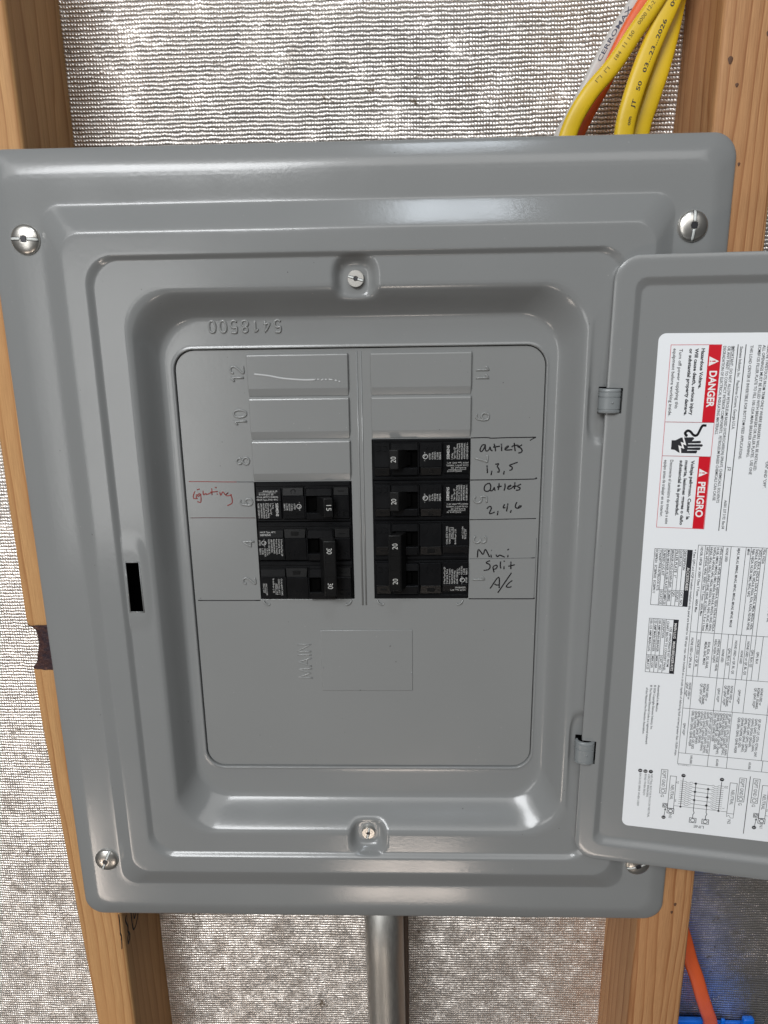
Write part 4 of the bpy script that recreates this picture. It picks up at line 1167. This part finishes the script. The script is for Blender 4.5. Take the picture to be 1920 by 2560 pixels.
def double_pole(num, name, loc, rot, label):
    root = empty(name, loc, (0, rot, 0))
    tag(root, label, 'circuit breaker', 'black circuit breakers in the panel')
    body, tile, frame, dark = MB(), MB(), MB(), MB()
    plates = []
    for cz in (12.7, -12.7):
        pole(body, tile, frame, dark, cz, 8.0, 2.8, -11.5, True)
        pm = MB()
        facet(pm, -28.7, -13.2, cz + 2.85, cz + 7.8, -2.3, -1.6, 1.0, .2)
        facet(pm, -28.9, -12.8, cz - 11.6, cz + 2.75, -2.0, -2.3, 1.0, .2)
        plates.append(pm.build('nameplate', BLACK, root))
    body.build('body', BLACK, root); tile.build('marker_tile', BLACK_T, root); frame.build('window_frame', BLACK, root); dark.build('cavity', BLACK_IN, root)
    tg = MB()
    tg.hexa([(12.5, -12.0, -19.6), (20.2, -12.0, -19.6), (20.2, -12.0, 16.2), (12.5, -12.0, 16.2)], [(9.2, -3.5, -19.0), (18.6, -3.5, -19.0), (18.6, -3.5, 16.4), (9.2, -3.5, 16.4)], 0.6, 2)
    for z0, z1 in ((-1.0, 15.2), (-18.8, -6.4)):
        tg.box(13.3, 13.55, -12.25, -11.8, z0, z1); tg.box(19.1, 19.35, -12.25, -11.8, z0, z1)
    for z in (2.4, -6.6, 15.0, -18.6):
        tg.box(13.4, 19.3, -12.22, -11.8, z, z + .25)
    for cz in (12.7, -12.7):
        tg.box(9.6, 15.8, -3.9, -0.7, cz - 6.4, cz + 2.4, .3)
    to = tg.build('handle_tie', BLACK_T, root)
    pn = Print('rating_number', NUM_W, to, plane_b(12.1))
    pn.text(num, 14.6, 11.7, 3.1, -90, 3.7, -0.006, res=4); pn.text(num, 14.6, -10.7, 3.1, -90, 3.7, -0.006, res=4)
    c = 12.7
    p1 = Print('printed_text', PRINT_W, plates[0], slope_plane(-2.3, c + 2.85, -1.6, c + 7.8, .12))
    p1.text('HACR Type, 40°C', -27.6, 18.7, .95, 0, 9.6); p1.text('SIEMENS', -27.6, 16.9, 1.1, 0, 6.6)
    p2 = Print('printed_text', PRINT_W, plates[0], slope_plane(-2.0, c - 11.6, -2.3, c + 2.75, .12))
    for u, v, s, L in ((-14.9, 14.8, '2 Poles/Type/Tipo QP', 11), (-16.4, 14.8, 'Interrupting  Rating', 9.4), (-18.0, 14.8, 'Pouvoir  de  Coupure', 9.8), (-19.7, 14.8, 'MAX.RMS.SYM.AMPS', 9.4), (-21.2, 14.8, 'AMP.SYM.EFF.MAX.', 8.8), (-22.8, 14.8, '10,000 120/240 V~', 9.8),
                       (-24.0, 8.8, 'C.B. Ckt.', 4.6), (-25.5, 8.8, 'ISSUE NO.', 5.6), (-27.0, 8.8, 'L-5538', 3.8), (-28.5, 8.8, 'E82615', 3.9), (-28.5, 14.2, 'LISTED', 3.6)):
        p2.text(s, u, v, 1.0, -90, L)
    ul_mark(p2, -25.5, 12.4)
    p3 = Print('printed_text', PRINT_W, plates[1], slope_plane(-2.0, -c - 11.6, -2.3, -c + 2.75, .12))
    for u, v, s, L in ((-16.2, -11.0, 'CU-AL 60/75°C WIRE', 11.2), (-17.9, -11.2, 'CONDUCTORS, 60/75°C', 10.6), (-19.3, -14.3, 'AWG | 14-8', 7.4), (-21.3, -11.0, 'lb-in/lb-po | 25', 9.4), (-25.8, -14.4, 'mm² | 2.1-8.4', 7.6), (-27.6, -14.4, 'N·m | 2.8', 5.8)):
        p3.text(s, u, v, 1.0, -90, L)
    p3.line([(-19.7, -14), (-19.7, -21.6)], .14); p3.line([(-26.3, -14.2), (-26.3, -20.8)], .14)
    return root

cl, cr = -36.0, 36.2
PI = math.pi
single_pole('15', 'circuit_breaker', (cl, PY, zrow(3.5)), 0, 'single pole breaker marked 15, left column beside the red Lighting note')
double_pole('30', 'circuit_breaker', (cl, PY, zrow(5)), 0, 'double pole breaker marked 30 30 at the bottom of the left column')
single_pole('20', 'circuit_breaker', (cr, PY, zrow(2.5)), PI, 'single pole breaker marked 20, topmost in the right column beside outlets 1,3,5')
single_pole('20', 'circuit_breaker', (cr, PY, zrow(3.5)), PI, 'single pole breaker marked 20, second in the right column beside Outlets 2,4,6')
double_pole('20', 'circuit_breaker', (cr, PY, zrow(5)), PI, 'double pole breaker marked 20 20 beside the Mini Split A/c note')

# ================================================================== cables, conduit, box
def cable(name, pts, a, b, material, label, group, tw=None):
    P = catmull(pts, 8)
    mb = MB()
    mb.sweep(P, a, b, n=20, power=0.72, avar=tw)
    o = mb.build(name, material)
    tag(o, label, 'cable', group)
    return o, P
def along(P, a, b, s0, side=0.0):
    """map text (x along the cable from s0, y across) on to the cable's front surface"""
    L = [0]
    for p, q in zip(P[:-1], P[1:]): L.append(L[-1] + (q - p).length)
    F = Vector((0, -1, 0))
    def f(x, y):
        s = s0 + x
        i = 0
        while i < len(L) - 2 and L[i + 1] < s: i += 1
        k = (s - L[i]) / (L[i + 1] - L[i])
        p = P[i].lerp(P[i + 1], k)
        tg = (P[min(i + 2, len(P) - 1)] - P[max(i - 1, 0)]).normalized()
        sd = tg.cross(F).normalized(); fr = sd.cross(tg).normalized()
        yy = (y + side)
        d = max(0.0, 1 - min(1, abs(yy) / a) ** (2 / 0.72)) ** (0.36)
        return tuple(p - sd * yy + fr * (b * d + .12))
    return f
G1 = 'cables entering the top of the panel'
def top(pts, y): return [(x, yy, z) for x, yy, z in pts]
y1 = [(112, 24, 222), (117, 22, 252), (126, 20, 270), (139, 20, 285), (150, 21, 301), (160, 22, 315), (170, 23, 331), (178, 24, 346), (183, 26, 372), (183, 28, 430)]
y2 = [(147, 27, 222), (148, 24, 254), (151, 23, 270), (156, 23, 286), (162, 24, 301), (168.5, 25, 316), (174, 26, 331), (179, 29, 350), (182, 33, 376), (182, 36, 430)]
y3 = [(157, 36, 222), (159.5, 33, 256), (163.5, 32, 272), (168, 32, 288), (171.5, 33, 304), (174, 34, 319), (177, 36, 336), (181, 40, 356), (182, 44, 380), (182, 46, 430)]
orr = [(113, 38, 222), (124, 37, 253), (131, 36, 268), (138, 35, 281), (144, 35, 294), (151, 35, 308), (159, 36, 321), (168, 37, 336), (177, 40, 354), (182, 48, 384), (182, 53, 430)]
wh = [(108, 48, 222), (116, 45, 252), (122, 42, 264), (130, 41, 279), (136, 40, 291), (145, 40, 307), (155, 40, 322), (165, 42, 338), (175, 48, 356), (182, 57, 388), (182, 60, 430)]
c1, P1 = cable('electrical_cable', y1, 4.9, 2.9, YEL, 'yellow cable lying across the white one, leftmost of the three yellow', G1, lambda s: 1.02 - 0.30 * s)
c2, P2 = cable('electrical_cable', y2, 5.3, 2.9, YEL, 'yellow cable with black date print, middle of the three yellow', G1)
c3, P3 = cable('electrical_cable', y3, 5.3, 2.9, YEL, 'plain yellow cable nearest the right stud', G1)
c4, P4 = cable('electrical_cable', orr, 4.3, 2.8, ORA, 'orange cable partly hidden behind the leftmost yellow cable', G1)
c5, P5 = cable('electrical_cable', wh, 4.3, 2.8, WHI, 'white cable with dark blue print behind the yellow cable', G1)
CINK = mat('cable_print_ink', (0.02, 0.02, 0.025), 0.5)
CINK2 = mat('faint_cable_print', (0.16, 0.115, 0.01), 0.5)
CINK3 = mat('blue_cable_print', (0.035, 0.04, 0.075), 0.5)
def nul(u, v, y): return (u, y, v)
p = Print('printed_text', CINK, c2, nul)
for s, s0, L in (('om', 34.5, 4.3), ('JT', 43.0, 4.2), ('50', 51.5, 4.6), ('03...23...2026', 60.5, 27), ('09:41', 94, 11)):
    p.text(s, 0, 0, 2.0, 0, L, 0.012, mapfn=along(P2, 5.3, 2.9, s0, -1.9))
p = Print('printed_text', CINK2, c1, nul)
for s, s0, L in (("I'''I  I''I", 58, 9), ('184  11 150', 72, 16), ('0000 12-2', 92, 13)):
    p.text(s, 0, 0, 1.9, 0, L, 0.0, mapfn=along(P1, 4.9, 2.9, s0, 0.2))
p = Print('printed_text', CINK3, c5, nul)
p.text('CERROMAX', 0, 0, 2.2, 0, 30, 0.012, mapfn=along(P5, 4.3, 2.8, 77, 0.3))

cb, Pb = cable('electrical_cable', [(221, 58, -255), (230, 54, -279), (239, 50, -304), (247.5, 50, -331), (253.4, 50, -346.5), (259.4, 50, -365), (265.1, 51, -381), (270, 52, -396), (272, 53, -430)], 5.5, 3.1, ORA, 'orange cable at the lower right, running into the blue box', 'cables at the lower right')

mb = MB()
vs = []
mb.sweep([(8.0, 27, -225), (8.6, 27, -300), (9.8, 27, -420), (11, 27, -640)], 14.4, 14.4, n=40, caps=True)
pipe = mb.build('steel_conduit', GALV)
tag(pipe, 'galvanised steel conduit running straight down from the panel', 'conduit')
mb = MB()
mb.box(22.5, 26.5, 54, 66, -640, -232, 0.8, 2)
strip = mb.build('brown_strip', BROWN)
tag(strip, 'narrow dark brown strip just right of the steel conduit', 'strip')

bx = empty('electrical_box', (268, 34, -490))
tag(bx, 'blue plastic electrical box at the lower right corner by the stud', 'electrical box')
def bpart(name, *boxes):
    m = MB()
    for q in boxes: m.box(*q)
    m.v = [(a - 268, b - 34, c + 490) for a, b, c in m.v]
    return m.build(name, BLUE, bx)
bpart('body', (224.2, 227, 12, 67, -490, -409, .6), (309, 311.8, 12, 67, -490, -409, .6), (227.1, 308.9, 64, 67, -490, -409, .6), (227.1, 308.9, 12, 64, -490, -487, .6),
      (227.1, 262, 12, 64, -412, -409, .5), (279, 308.9, 12, 64, -412, -409, .5), (262.1, 278.9, 12, 40, -412, -409, .5))
bpart('cable_clamp', (228, 267.6, 57, 62, -409.2, -399.6, 1.4, 3))
bpart('cable_clamp', (282.2, 285.4, 58, 60.5, -409.2, -399, 1.0, 3))
bpart('cable_clamp', (299.6, 308.6, 57, 62, -409.2, -397.6, 1.6, 3))

resolve_prints()
for o in list(bpy.data.objects):
    if 'base' in o.keys():
        del o['base']
